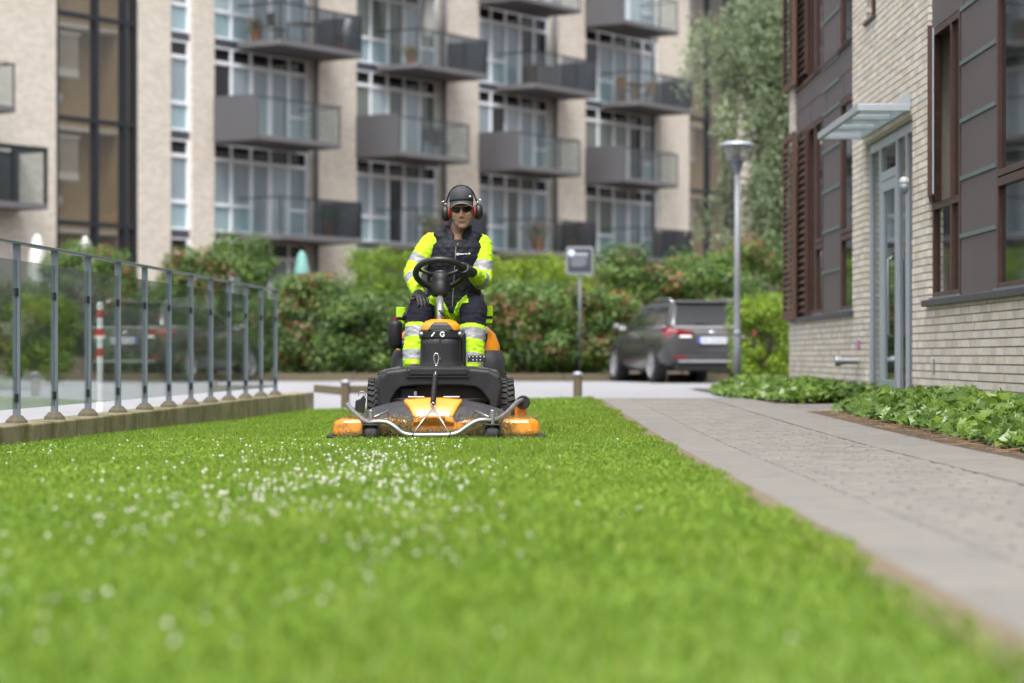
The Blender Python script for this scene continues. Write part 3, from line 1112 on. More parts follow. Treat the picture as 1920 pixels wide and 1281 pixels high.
for i in range(-9, 12):
    yy = 15.35 + i - 15
    zb = 0.0
    p = inst('post', post_mesh, (0, yy, 0), rail, rot=(0, 0, 0))
    inst('base_cone', cone, (0, yy, 0.004), rail)
    for zz in (0.16, 0.83):
        inst('clamp', clamp, (0.018, yy, zz), rail)
    if i < 11:
        MB().box(-0.005, 0.005, yy + 0.010, yy + 0.990, 0.09, 1.035).build('glass_pane', M['fenceglass'], rail, rot=(0, 0, 0))
MB().box(-0.032, 0.032, -9.0 + 15.35 - 15 - 0.05, 11.4, 1.1352, 1.152).build('handrail', M['galv'], rail, bevel=0.003)

# ------------------------------------------------------------------ low timber posts and rails round the lawn
M['postwood'] = mat('postwood', (0.095, 0.075, 0.045), 0.85, var=0.3, sc=14, c2=(0.07, 0.075, 0.035), c2sc=6)
M['postcap'] = mat('postcap', (0.27, 0.28, 0.30), 0.5, metal=0.4, var=0.1)


def low_post(X, Y, label, h=0.30):
    t = thing('low_post', label, 'post', (X, Y, zg(X, Y)), 0)
    MB().lathe([(0.052, -0.1), (0.052, h - 0.04), (0.05, h - 0.03)], 14).build('shaft', M['postwood'], t, smooth=False)
    MB().lathe([(0.06, h - 0.045), (0.062, h - 0.02), (0.05, h), (0.02, h + 0.012), (0, h + 0.014)], 14).build('cap', M['postcap'], t, smooth=True)
    return t


low_post(0.775, 28.5, 'short round timber post with grey cap at the path end of the lawn', 0.27)
low_post(-2.02, 29.3, 'short capped timber post left of the mower at the railing end', 0.32)
lr = thing('low_rail', 'low horizontal timber rail between the railing end and the posts', 'rail', (-2.02, 29.3, zg(-2.02, 29.3)))
MB().box(-0.40, -0.055, -0.03, 0.03, 0.14, 0.235).build('beam', M['postwood'], lr, bevel=0.006, rot=(0, R(5), R(-3)))
MB().box(0.055, 1.02, -0.03, 0.03, 0.16, 0.255).build('beam', M['postwood'], lr, bevel=0.006, rot=(0, 0, R(29) * 0 + R(31) * 0.99 * 0 + math.atan2(0.6, 1.07)))
MB().lathe([(0.052, -0.1), (0.052, 0.30), (0.03, 0.315)], 14).build('end_post', M['postwood'], lr, loc=(0.93, 0.52, 0))
# timber edging at the foot of the shrubs across the yard
te = thing('timber_edging', 'long brown timber edging at the foot of the shrubs across the yard', 'edging', (0, 46.2, 0))
for i in range(9):
    x0 = -9 + i * 2.0
    MB().box(x0, x0 + 1.985, 0.4, 0.5, -0.1, 0.19 + rnd.uniform(-.01, .01)).build('board', M['postwood'], te, bevel=0.01)
# red and white marker poles seen through the glass
M['redpaint'] = mat('redpaint', (0.50, 0.022, 0.015), 0.4)
M['whitepaint'] = mat('whitepaint', (0.78, 0.78, 0.78), 0.45)
for (px, Y, lab) in ((187.5, 28.0, 'red and white striped marker pole seen through the railing glass'),):
    X = (px - 960) * Y / F
    t = thing('marker_pole', lab, 'pole', (X, Y, zg(X, Y) - 0.02))
    MB().lathe([(0.036, 0), (0.036, 1.255), (0.03, 1.27), (0, 1.273)], 14).build('shaft', M['whitepaint'], t, smooth=False)
    for k, (a, b) in enumerate(((1.05, 1.12), (0.86, 0.92), (0.68, 0.745))):
        pass
    for (ya, yb) in ((581, 596), (616, 632), (653, 668)):
        za = CAMH + (668 - ya) * 28.0 / F - zg(X, 28) + 0.02
        zb = CAMH + (668 - yb) * 28.0 / F - zg(X, 28) + 0.02
        MB().lathe([(0.037, zb), (0.0375, (za + zb) / 2), (0.037, za)], 14, caps=False).build('band', M['redpaint'], t, smooth=True)

# ------------------------------------------------------------------ lamp post and sign
M['lampgrey'] = mat('lampgrey', (0.19, 0.205, 0.225), 0.5, metal=0.2, var=0.1)
lp = thing('lamp_post', 'grey lamp post with flat cap and glass lantern beside the ivy', 'street lamp', (3.165, 34.0, zg(3.165, 34)))
MB().lathe([(0.055, -0.1), (0.055, 0.75), (0.046, 0.78), (0.044, 1.4), (0.039, 3.05)], 16).build('pole', M['lampgrey'], lp, smooth=True)
MB().lathe([(0.055, 0.74), (0.059, 0.76), (0.059, 0.80), (0.046, 0.83)], 16).build('collar', M['lampgrey'], lp, smooth=True)
hd = MB().lathe([(0.043, 3.02), (0.05, 3.06), (0.088, 3.17), (0.10, 3.20), (0.14, 3.21), (0.14, 3.22), (0.0, 3.22)], 20).build('lamp_base', M['galv'], lp, smooth=False)
MB().lathe([(0.139, 3.222), (0.205, 3.415), (0.198, 3.415), (0.132, 3.222)], 24).build('lantern_glass', glassmat('lanternglass', (0.93, 0.94, 0.94), 0.1, dirt=0.28, dirtc=(0.7, 0.7, 0.68)), lp, smooth=True)
for k in range(5):
    MB().lathe([(0.03, 3.225 + k * 0.037), (0.062, 3.23 + k * 0.037), (0.062, 3.243 + k * 0.037), (0.03, 3.25 + k * 0.037)], 16).build('louvre', M['black'], lp, smooth=False)
MB().lathe([(0.0, 3.416), (0.22, 3.417), (0.258, 3.425), (0.26, 3.437), (0.16, 3.475), (0.05, 3.495), (0.0, 3.497)], 28).build('cap', M['alu'], lp, smooth=True)

sg = thing('parking_sign', 'small white framed dark notice board on a pole before the shrubs', 'sign', ((1087 - 960) * 48.0 / F, 48.0, zg(1.2, 48.0)))
MB().tube([(0, 0.03, 0), (0, 0.03, 2.1)], 0.026, 10).build('pole', mat('signpole', (0.10, 0.115, 0.125), 0.5, metal=0.3), sg, smooth=True)
def rrect(w_, h_, r_, n_=5):
    pts = []
    for (cx_, cy_, a0) in ((w_ / 2 - r_, h_ / 2 - r_, 0), (-w_ / 2 + r_, h_ / 2 - r_, 90), (-w_ / 2 + r_, -h_ / 2 + r_, 180), (w_ / 2 - r_, -h_ / 2 + r_, 270)):
        for i in range(n_ + 1):
            a = R(a0 + 90 * i / n_)
            pts.append((cx_ + r_ * math.cos(a), cy_ + r_ * math.sin(a)))
    return pts
zc = 2.37
MB().prism(rrect(0.54, 0.56, 0.05), -0.012, 0.0, lambda u, v, t_: (u, t_, zc + v)).build('board', mat('signframe', (0.19, 0.205, 0.225), 0.5), sg)
face = MB().prism(rrect(0.47, 0.47, 0.02), -0.0145, -0.012, lambda u, v, t_: (u, t_, zc - 0.005 + v)).build('face', mat('signface', (0.028, 0.034, 0.045), 0.5), sg)
mk = MB().box(-0.10, 0.16, -0.0162, -0.0146, zc + 0.10, zc + 0.145)
INK = mat('signprint', (0.34, 0.36, 0.40), 0.5)
mk.build('print_line', INK, face)
for i, (a, b) in enumerate(((-0.17, 0.17), (-0.17, 0.12), (-0.17, 0.15), (-0.17, 0.09))):
    zz = zc + 0.045 - i * 0.05
    x = a
    while x < b:
        w_ = rnd.uniform(0.025, 0.06)
        MB().box(x, min(x + w_, b), -0.0162, -0.0146, zz, zz + 0.017).build('print_line', INK, face)
        x += w_ + 0.012
mt = Matrix.Translation((-0.165, -0.0125, zc + 0.15)) @ Matrix.Rotation(R(90), 4, 'X')
MB().lathe([(0.0, 0.0), (0.062, 0.0), (0.062, 0.004), (0.0, 0.004)], 20, mt).build('disc', mat('signdisc', (0.62, 0.68, 0.85), 0.5), face)

# ------------------------------------------------------------------ grey estate car
M['carpaint'] = mat('carpaint', (0.078, 0.076, 0.079), 0.32, metal=0.5, var=0.05, coat=0.5)
M['carglass'] = mat('carglass', (0.014, 0.016, 0.018), 0.05, var=0.1, spec=0.3)
M['redlamp'] = mat('redlamp', (0.19, 0.006, 0.012), 0.12, coat=1.0)
M['chrome'] = mat('chrome', (0.62, 0.63, 0.65), 0.18, metal=0.9, var=0.05)
M['rimgrey'] = mat('rimgrey', (0.42, 0.42, 0.44), 0.4, metal=0.2)
M['platew'] = mat('platew', (0.62, 0.65, 0.72), 0.4)


def sec(y, w_, zb, zt, belt, hood):
    """half-section of the lower body at station y, mirrored into a ring"""
    h = [(0.0, zb), (w_ * 0.82, zb), (w_ * 0.955, zb + 0.10), (w_, zb + 0.33), (w_ * 0.985, (zt + zb) * 0.5 + 0.12), (belt, zt - 0.03), (belt - 0.05, zt), (0.0, hood)]
    ring = [Vector((x, y, z)) for x, z in h] + [Vector((-x, y, z)) for x, z in reversed(h[1:-1])]
    return ring


car = thing('estate_car', 'dark grey estate car parked behind the lamp post by the shrubs', 'car', (3.55, 42.9, zg(3.4, 43) - 0.005), R(12.0))
st_ = [(0.0, 0.72, 0.50, 0.93, 0.66, 0.95), (0.04, 0.82, 0.38, 0.97, 0.74, 0.99), (0.16, 0.865, 0.33, 0.99, 0.79, 1.0), (0.5, 0.88, 0.24, 1.0, 0.81, 1.01), (1.3, 0.885, 0.2, 0.985, 0.82, 0.99),
       (2.4, 0.885, 0.2, 0.965, 0.82, 0.98), (3.2, 0.88, 0.22, 0.95, 0.80, 0.985), (3.7, 0.87, 0.24, 0.90, 0.76, 0.95), (4.2, 0.82, 0.26, 0.78, 0.68, 0.86), (4.48, 0.68, 0.32, 0.64, 0.55, 0.70), (4.56, 0.5, 0.42, 0.56, 0.4, 0.60)]
body = MB().loft([sec(*s) for s in st_]).build('body', M['carpaint'], car, smooth=True, bevel=0.0)
def gring(z, w_, y0, y1, r_=0.12):
    return [Vector((u, (y0 + y1) / 2 + v, z)) for u, v in rrect(2 * w_, y1 - y0, r_, 4)]
MB().loft([gring(0.95, 0.80, 0.03, 3.30, 0.1), gring(1.05, 0.775, 0.06, 3.05, 0.12), gring(1.25, 0.705, 0.20, 2.66, 0.14), gring(1.40, 0.635, 0.34, 2.30, 0.16), gring(1.462, 0.58, 0.38, 2.10, 0.18), gring(1.478, 0.45, 0.55, 1.9, 0.18)]).build('cabin', M['carpaint'], car, smooth=True)
# glass sheets following the cabin
def side_pt(s, y, z):
    ws = np.interp(z, [0.95, 1.05, 1.25, 1.40], [0.80, 0.775, 0.705, 0.635])
    return Vector((s * (ws + 0.006), y, z))
def lim(z):
    return float(np.interp(z, [0.95, 1.05, 1.25, 1.40], [0.03, 0.06, 0.20, 0.34])), float(np.interp(z, [0.95, 1.05, 1.25, 1.40], [3.30, 3.05, 2.66, 2.30]))
for s in (-1, 1):
    for (f0, f1) in ((0.05, 0.30), (0.325, 0.60), (0.625, 0.93)):
        mb = MB()
        zs = [1.01, 1.12, 1.25, 1.365]
        rings = []
        for off in (0, -0.012):
            pass
        g = []
        for z in zs:
            a, b = lim(z)
            a += 0.10
            b -= 0.12
            g.append((side_pt(s, a + (b - a) * f0, z), side_pt(s, a + (b - a) * f1, z)))
        vsx, fsx = [], []
        for (p, q) in g:
            vsx += [p, q]
        k = len(vsx)
        vsx += [p - Vector((s * 0.02, 0, 0)) for p in vsx]
        for i in range(3):
            fsx += [(2 * i, 2 * i + 1, 2 * i + 3, 2 * i + 2), (k + 2 * i, k + 2 * i + 2, k + 2 * i + 3, k + 2 * i + 1)]
        mb.add(vsx, fsx).build('side_window', M['carglass'], car)
    MB().tube([(s * 0.60, 0.50, 1.455), (s * 0.595, 0.62, 1.50), (s * 0.58, 1.5, 1.515), (s * 0.57, 2.1, 1.475)], 0.018, 8).build('roof_rail', M['chrome'], car, smooth=True)
    MB().tube([side_pt(s, 0.22, 1.0), side_pt(s, 1.5, 0.99), side_pt(s, 2.95, 0.985)], 0.012, 6).build('added_belt_strip', M['chrome'], car, smooth=True)  # bright chrome strip added so the flank reads in the railing glass
    for y_ in (1.42, 2.45):
        MB().box(s * 0.872 - 0.012, s * 0.872 + 0.012, y_, y_ + 0.2, 0.80, 0.83).build('door_handle', M['carpaint'], car, bevel=0.006)
    mr_ = MB().ell((s * 0.985, 2.92, 1.02), (0.10, 0.07, 0.075)).build('wing_mirror', M['carpaint'], car, smooth=True)
    MB().box(s * 0.91 - 0.07, s * 0.91 + 0.07, 2.83, 2.84, 0.965, 1.065).build('mirror_glass', M['chrome'], mr_)
    for y_ in (0.86, 3.52):
        mw = Matrix.Translation((s * 0.792, y_, 0.32)) @ Matrix.Rotation(R(90), 4, 'Y')
        arch = Matrix.Translation((s * 0.777, y_, 0.335)) @ Matrix.Rotation(R(90), 4, 'Y')
        MB().lathe([(0.0, -0.10), (0.355, -0.10), (0.355, 0.105), (0.0, 0.105)], 28, arch).build('wheel_arch', M['black'], car)
        wv_ = MB().lathe([(0.20, -0.10), (0.29, -0.105), (0.318, -0.08), (0.318, 0.08), (0.29, 0.105), (0.20, 0.10)], 28, mw, caps=False).build('wheel', M['blackrubber'], car, smooth=True)
        hub = MB().lathe([(0.0, s * 0.085), (0.05, s * 0.085), (0.06, s * 0.07)], 14, mw)
        for k in range(10):
            a = 2 * math.pi * k / 10
            rot = mw @ Matrix.Rotation(a, 4, 'Z')
            hub.box(0.04, 0.215, -0.018, 0.018, s * 0.07 - 0.01, s * 0.095, rot)
        hub.lathe([(0.20, s * 0.06), (0.225, s * 0.108), (0.212, s * 0.108), (0.19, s * 0.06)], 28, mw)
        hub.build('rim', M['rimgrey'], wv_)
    # tail lamps wrap from the flank onto the tailgate
    MB().loft([[(s * 0.828, 0.30, 0.97), (s * 0.874, 0.30, 0.90), (s * 0.86, 0.28, 0.86), (s * 0.81, 0.3, 0.93)],
               [(s * 0.775, 0.06, 0.985), (s * 0.83, 0.05, 0.90), (s * 0.80, 0.03, 0.80), (s * 0.7, 0.1, 0.9)],
               [(s * 0.62, -0.015, 0.945), (s * 0.66, -0.016, 0.90), (s * 0.60, -0.012, 0.84), (s * 0.5, 0.06, 0.9)],
               [(s * 0.34, -0.02, 0.915), (s * 0.35, -0.02, 0.895), (s * 0.34, -0.018, 0.875), (s * 0.3, 0.05, 0.89)]]).build('tail_lamp', M['redlamp'], car, smooth=False)
    MB().box(min(s * 0.38, s * 0.60), max(s * 0.38, s * 0.60), -0.024, 0.02, 0.80, 0.842).build('reversing_lamp', M['whitepaint'], car, bevel=0.01)
    MB().box(min(s * 0.46, s * 0.70), max(s * 0.46, s * 0.70), -0.008, 0.03, 0.44, 0.475).build('reflector', M['redlamp'], car, bevel=0.006)
rear = lambda z: float(np.interp(z, [0.95, 1.05, 1.25, 1.40], [0.03, 0.06, 0.20, 0.34]))
rw = MB()
vsx = []
for z in (1.035, 1.15, 1.27, 1.40):
    ws = float(np.interp(z, [0.95, 1.05, 1.25, 1.40], [0.80, 0.775, 0.705, 0.635])) - 0.085
    vsx += [(-ws, rear(z) - 0.008, z), (ws, rear(z) - 0.008, z)]
rw.add(vsx + [(x, y + 0.03, z) for x, y, z in vsx], [(2 * i, 2 * i + 1, 2 * i + 3, 2 * i + 2) for i in range(3)] + [(8 + 2 * i, 8 + 2 * i + 2, 8 + 2 * i + 3, 8 + 2 * i + 1) for i in range(3)]).build('rear_window', M['carglass'], car)
MB().box(-0.58, 0.58, 0.30, 0.44, 1.432, 1.452).build('spoiler', M['carpaint'], car, bevel=0.01)
MB().tube([(0.0, 0.03, 1.02), (-0.02, 0.02, 1.035), (-0.30, 0.035, 1.06)], 0.014, 6).build('rear_wiper', M['black'], car)
MB().box(-0.70, 0.70, -0.006, 0.03, 0.975, 1.005).build('tailgate_trim', M['rimgrey'], car, bevel=0.005)
MB().box(-0.26, 0.26, -0.034, -0.02, 0.70, 0.81).build('number_plate', M['platew'], car)
MB().box(-0.258, -0.215, -0.0365, -0.0342, 0.702, 0.808).build('plate_band', mat('plateblue', (0.02, 0.06, 0.45), 0.4), car)
pl = MB()
for k in range(7):
    x = -0.18 + k * 0.06 + (0.02 if k > 1 else 0)
    pl.box(x, x + 0.034, -0.036, -0.0342, 0.725, 0.785)
pl.build('plate_characters', mat('plateink', (0.12, 0.12, 0.14), 0.5), car)
MB().ell((0, -0.012, 0.89), (0.055, 0.012, 0.038)).build('badge', M['chrome'], car, smooth=True)
MB().box(-0.62, 0.62, -0.02, 0.05, 0.36, 0.405).build('bumper_trim', mat('trimgrey', (0.22, 0.22, 0.23), 0.4), car, bevel=0.01)
MB().box(-0.66, 0.66, 0.03, 0.3, 0.22, 0.37).build('rear_valance', M['black'], car, bevel=0.02)
MB().box(-0.66, 0.66, -0.004, 0.02, 0.52, 0.535).build('tailgate_gap', M['black'], car)
ws_ = MB()
vsx = []
for z in (1.02, 1.2, 1.38):
    ww = float(np.interp(z, [0.95, 1.05, 1.25, 1.40], [0.80, 0.775, 0.705, 0.635])) - 0.09
    yb = lim(z)[1] + 0.012
    vsx += [(-ww, yb, z), (ww, yb, z)]
ws_.add(vsx, [(0, 1, 3, 2), (2, 3, 5, 4)]).build('windscreen', M['carglass'], car)

# ------------------------------------------------------------------ things on terraces and balconies
M['cloth_white'] = mat('cloth_white', (0.55, 0.54, 0.52), 0.9, bump=0.3, bs=20)
M['cloth_teal'] = mat('cloth_teal', (0.17, 0.36, 0.33), 0.9, bump=0.3, bs=20)
M['terracotta'] = mat('terracotta', (0.25, 0.095, 0.05), 0.8)
AM = Matrix.Translation((-8.68, 70.3, 0)) @ Matrix.Rotation(math.atan2(ad.y, ad.x), 4, 'Z')


def on_apt(u, v, z):
    return AM @ Vector((u, v, z))


def parasol(loc, m, lab, h=2.4):
    t = thing('closed_parasol', lab, 'parasol', loc)
    MB().tube([(0, 0, 0), (0, 0, h)], 0.025, 8).build('pole', M['cloth_white'], t, smooth=True)
    rings = []
    for k, (r_, z) in enumerate(((0.06, 0.36), (0.20, 0.40), (0.22, 0.55), (0.17, 0.8), (0.10, 0.95), (0.03, 1.0))):
        rings.append([Vector(((r_ * (1 + 0.22 * (1 if j % 2 else -1))) * math.cos(math.pi * j / 8), (r_ * (1 + 0.22 * (1 if j % 2 else -1))) * math.sin(math.pi * j / 8), z * h)) for j in range(16)])
    MB().loft(rings).build('folded_canopy', m, t, smooth=True)
    MB().lathe([(0.28, -0.02), (0.28, 0.05), (0.05, 0.08)], 16).build('base', M['aptslab'], t)
    return t


parasol(((160 - 960) * 62 / F, 62.0, 1.15), M['cloth_white'], 'closed white parasol before the dark stair tower', 2.45)
parasol(((70 - 960) * 60 / F, 60.0, 1.15), M['cloth_white'], 'closed white parasol near the left edge before pale brick', 2.4)
parasol(((566 - 960) * 66 / F, 66.0, 1.0), M['cloth_teal'], 'closed pale teal parasol below the lowest balcony', 2.4)
parasol(on_apt(6.79 + 2.6, -0.9, SLAB[2] + ST), M['cloth_white'], 'closed white parasol standing on an upper balcony', 2.6)


def pot(loc, lab, leafc, flower=None, s=1.0):
    t = thing('plant_pot', lab, 'plant pot', loc)
    MB().lathe([(0.14 * s, 0), (0.2 * s, 0.34 * s), (0.215 * s, 0.34 * s), (0.215 * s, 0.39 * s), (0.17 * s, 0.385 * s)], 14).build('pot', M['terracotta'], t)
    rr = np.random.default_rng(int(abs(loc[0] * 100)))
    P = rr.normal(0, 1, (260, 3)) * np.array([0.16, 0.16, 0.13]) * s + np.array([0, 0, 0.52 * s])
    leaf_object('plant', P, rr.normal(0, 1, (260, 3)) + np.array([0, 0, 0.6]), 0.09 * s, leafc, t, rr)
    if flower is not None:
        Q = rr.normal(0, 1, (60, 3)) * np.array([0.17, 0.17, 0.1]) * s + np.array([0, -0.03, 0.6 * s])
        leaf_object('blossom', Q, rr.normal(0, 1, (60, 3)), 0.08 * s, flower, t, rr)
    return t


def leaf_object(name, P, N, size, m, parent=None, rng=None, aspect=0.5, tint=None, fold=0.18, sizevar=0.35, kind='stuff', lobed=False):
    """many separate leaves: each a small folded blade with its own size, turn and colour value"""
    n = len(P)
    N = N / (np.linalg.norm(N, axis=1, keepdims=True) + 1e-9)
    T = rng.normal(0, 1, (n, 3))
    T -= N * (T * N).sum(1, keepdims=True)
    T /= np.linalg.norm(T, axis=1, keepdims=True) + 1e-9
    S = np.cross(N, T)
    L = (size * (1 + sizevar * rng.uniform(-1, 1, n)))[:, None]
    W = L * aspect
    if lobed:
        # ivy outline: stalk notch, side lobes, pointed tip
        out = [(0.0, 0.0), (-0.12, 0.62), (0.32, 0.40), (0.30, 0.78), (0.62, 0.33), (1.0, 0.0), (0.62, -0.33), (0.30, -0.78), (0.32, -0.40), (-0.12, -0.62)]
        vs = [P + T * L * a + S * L * b * aspect * 1.25 + N * L * (-0.16 * a * a + 0.10 * abs(b)) for a, b in out]
        k = len(out)
        V = np.stack(vs, 1).reshape(-1, 3)
        base = np.arange(n)[:, None] * k
        tris = [(0, 1, 2), (0, 2, 4), (2, 3, 4), (0, 4, 5), (0, 5, 6), (0, 6, 8), (6, 7, 8), (0, 8, 9)]
        Fc = np.concatenate([base + np.array(t_)[None] for t_ in tris], 0)
    else:
        vs = [P, P + T * L * 0.5 + S * W * 0.5 + N * W * fold, P + T * L - N * L * 0.12, P + T * L * 0.5 - S * W * 0.5 + N * W * fold]
        k = 4
        V = np.stack(vs, 1).reshape(-1, 3)
        base = np.arange(n)[:, None] * 4
        Fc = np.concatenate([base + np.array([[0, 1, 2]]), base + np.array([[0, 2, 3]])], 0)
    if tint is None:
        tint = rng.uniform(0, 1, n)
    me = npmesh(name, V, Fc, m, tint=np.repeat(tint, k))
    o = link(bpy.data.objects.new(name, me), parent)
    if kind:
        o['kind'] = kind
    return o


G = lambda *s: s
M['leaf_green'] = leafmat('leaf_green', [(0.0, (0.022, 0.06, 0.012)), (0.5, (0.055, 0.13, 0.022)), (1.0, (0.11, 0.21, 0.035))], 0.3)
M['leaf_photinia'] = leafmat('leaf_photinia', [(0.0, (0.022, 0.05, 0.016)), (0.35, (0.075, 0.145, 0.03)), (0.66, (0.18, 0.265, 0.05)), (0.78, (0.19, 0.15, 0.055)), (0.9, (0.25, 0.095, 0.05)), (1.0, (0.28, 0.07, 0.045))], 0.3, 0.32, patch=0.35, psc=1.3)
M['leaf_lime'] = leafmat('leaf_lime', [(0.0, (0.06, 0.13, 0.012)), (0.5, (0.17, 0.27, 0.02)), (1.0, (0.30, 0.38, 0.03))], 0.35, patch=0.3, psc=2)
M['leaf_birch'] = leafmat('leaf_birch', [(0.0, (0.14, 0.20, 0.105)), (0.5, (0.30, 0.375, 0.225)), (1.0, (0.46, 0.52, 0.35))], 0.45, patch=0.3, psc=1.2)
M['leaf_ivy'] = leafmat('leaf_ivy', [(0.0, (0.035, 0.07, 0.014)), (0.5, (0.09, 0.165, 0.022)), (0.85, (0.17, 0.26, 0.03)), (1.0, (0.23, 0.31, 0.05))], 0.3, 0.32)
M['petal_red'] = leafmat('petal_red', [(0.0, (0.35, 0.02, 0.04)), (1.0, (0.6, 0.06, 0.12))], 0.3)
M['petal_orange'] = leafmat('petal_orange', [(0.0, (0.6, 0.15, 0.02)), (1.0, (0.8, 0.3, 0.05))], 0.3)
M['bark'] = mat('bark', (0.10, 0.075, 0.05), 0.9, var=0.35, sc=12, bump=0.6, bs=30)

pot(on_apt(3.9, -1.25, SLAB[0] + ST), 'terracotta pot with leafy plant on the lowest left balcony', M['leaf_green'], None, 1.15)
pot(on_apt(6.79 + 1.55, -1.0, SLAB[2] + ST), 'pot of orange flowers on the upper balcony with the parasol', M['leaf_green'], M['petal_orange'], 0.8)
pot(on_apt(6.79 + 2.3, -1.2, SLAB[0] + ST), 'pot of red flowers on the lowest balcony behind the driver', M['leaf_green'], M['petal_red'], 1.2)
pot(on_apt(13.58 + 2.0, -1.1, SLAB[0] + ST), 'pot of red blooms on the lowest balcony left of the sign', M['leaf_green'], M['petal_red'], 1.3)
pot(on_apt(13.58 + 4.3, -1.1, SLAB[0] + ST), 'pot of red blooms on the lowest balcony above the sign', M['leaf_green'], M['petal_red'], 1.3)
pot(on_apt(1.3, -0.5, SLAB[2] + ST), 'red flower pot at the left end of the top left balcony', M['leaf_green'], M['petal_red'], 0.9)
pot(on_apt(4.2, -1.3, SLAB[2] + ST), 'orange flower pot behind the smoked screen of the top left balcony', M['leaf_green'], M['petal_orange'], 0.8)

M['chairdark'] = mat('chairdark', (0.02, 0.022, 0.026), 0.6)
M['teak'] = mat('teak', (0.22, 0.12, 0.06), 0.7)


def chair(loc, rz, m, lab):
    t = thing('balcony_chair', lab, 'chair', loc, rz)
    for sx in (-0.2, 0.2):
        MB().tube([(sx, -0.2, 0), (sx, -0.22, 0.42)], 0.016, 6).build('leg', m, t)
        MB().tube([(sx, 0.22, 0), (sx, 0.2, 0.45), (sx, 0.27, 0.92)], 0.016, 6).build('leg', m, t)
    MB().box(-0.23, 0.23, -0.24, 0.22, 0.42, 0.455).build('seat', m, t)
    MB().box(-0.21, 0.21, 0.215, 0.245, 0.52, 0.92).build('backrest', m, t)
    return t


def table(loc, rz, m, lab, w_=0.9, d_=0.7):
    t = thing('balcony_table', lab, 'table', loc, rz)
    for sx in (-1, 1):
        for sy in (-1, 1):
            MB().box(sx * (w_ / 2 - 0.06) - 0.025, sx * (w_ / 2 - 0.06) + 0.025, sy * (d_ / 2 - 0.06) - 0.025, sy * (d_ / 2 - 0.06) + 0.025, 0, 0.70).build('leg', m, t)
    MB().box(-w_ / 2, w_ / 2, -d_ / 2, d_ / 2, 0.70, 0.735).build('top', m, t)
    return t


arz = math.atan2(ad.y, ad.x)
chair(on_apt(2.1, -0.7, SLAB[2] + ST), arz + 1.2, M['chairdark'], 'dark chair on the top left balcony')
table(on_apt(3.2, -0.8, SLAB[2] + ST), arz, M['chairdark'], 'dark table on the top left balcony')
chair(on_apt(6.79 + 2.7, -1.0, SLAB[1] + ST), arz - 0.5, M['chairdark'], 'dark chair on the middle balcony above the driver, nearer the solid screen')
chair(on_apt(6.79 + 3.5, -0.8, SLAB[1] + ST), arz + 1.9, M['chairdark'], 'dark chair at the glass end of the middle balcony above the driver')
table(on_apt(20.37 + 2.3, -0.8, SLAB[2] + ST), arz, M['teak'], 'wooden table on the upper right balcony', 1.3)
chair(on_apt(20.37 + 1.5, -0.8, SLAB[2] + ST), arz + 1.5, M['teak'], 'wooden chair left of the table on the upper right balcony')
chair(on_apt(20.37 + 3.2, -0.8, SLAB[2] + ST), arz - 1.5, M['teak'], 'wooden chair right of the table on the upper right balcony')
sb = thing('storage_box', 'brown box standing on the third upper balcony', 'box', on_apt(13.58 + 2.0, -1.2, SLAB[2] + ST), arz)
MB().box(-0.45, 0.45, -0.25, 0.25, 0, 0.62).build('body', mat('boxbrown', (0.035, 0.025, 0.022), 0.6), sb, bevel=0.02)
MB().box(-0.47, 0.47, -0.27, 0.27, 0.622, 0.68).build('lid', M['chairdark'], sb, bevel=0.01)
wp = thing('rolled_mat', 'white rolled mat with pink end leaning on the top left balcony screen', 'rolled mat', on_apt(4.5, -1.4, SLAB[2] + ST), arz)
MB().tube([(-0.15, 0, 0.03), (0.10, 0, 0.98)], 0.10, 12).build('roll', M['cloth_white'], wp, smooth=True)
MB().tube([(-0.172, 0, -0.02 + 0.03), (-0.14, 0, 0.16)], 0.108, 12).build('end_band', M['petal_red'] if False else mat('pink', (0.6, 0.05, 0.2), 0.7), wp, smooth=True)

# ------------------------------------------------------------------ shrubs, hedge, tree, ivy
def crown_points(rng, centre, radii, clumps, leaves, clump_r=0.33, boxy=0.0, droop=0.0):
    """leaf positions spread over many uneven clumps that fill the crown's volume"""
    c = rng.normal(0, 1, (clumps, 3))
    c /= np.linalg.norm(c, axis=1, keepdims=True)
    if boxy:
        c = np.sign(c) * np.abs(c) ** (1 - boxy)
        c /= np.maximum(np.abs(c).max(1, keepdims=True), 1e-6) ** boxy
    rad = rng.uniform(0.35, 1.0, (clumps, 1)) ** 0.5
    cc = c * rad * np.array(radii) * 0.88
    if boxy >= 0.6:
        cc = rng.uniform(-1, 1, (clumps, 3)) * (np.array(radii) - clump_r * 0.7)
    cr = clump_r * rng.uniform(0.6, 1.3, clumps)
    which = rng.integers(0, clumps, leaves)
    d = rng.normal(0, 1, (leaves, 3))
    d /= np.linalg.norm(d, axis=1, keepdims=True)
    rr = rng.uniform(0.45, 1.0, (leaves, 1)) ** 0.6
    P = cc[which] + d * rr * cr[which][:, None] * np.array([1, 1, 0.85 + droop])
    Nn = d + 0.35 * rng.normal(0, 1, (leaves, 3)) + np.array([0, -0.15, 0.45])
    return P + np.array(centre), Nn, which


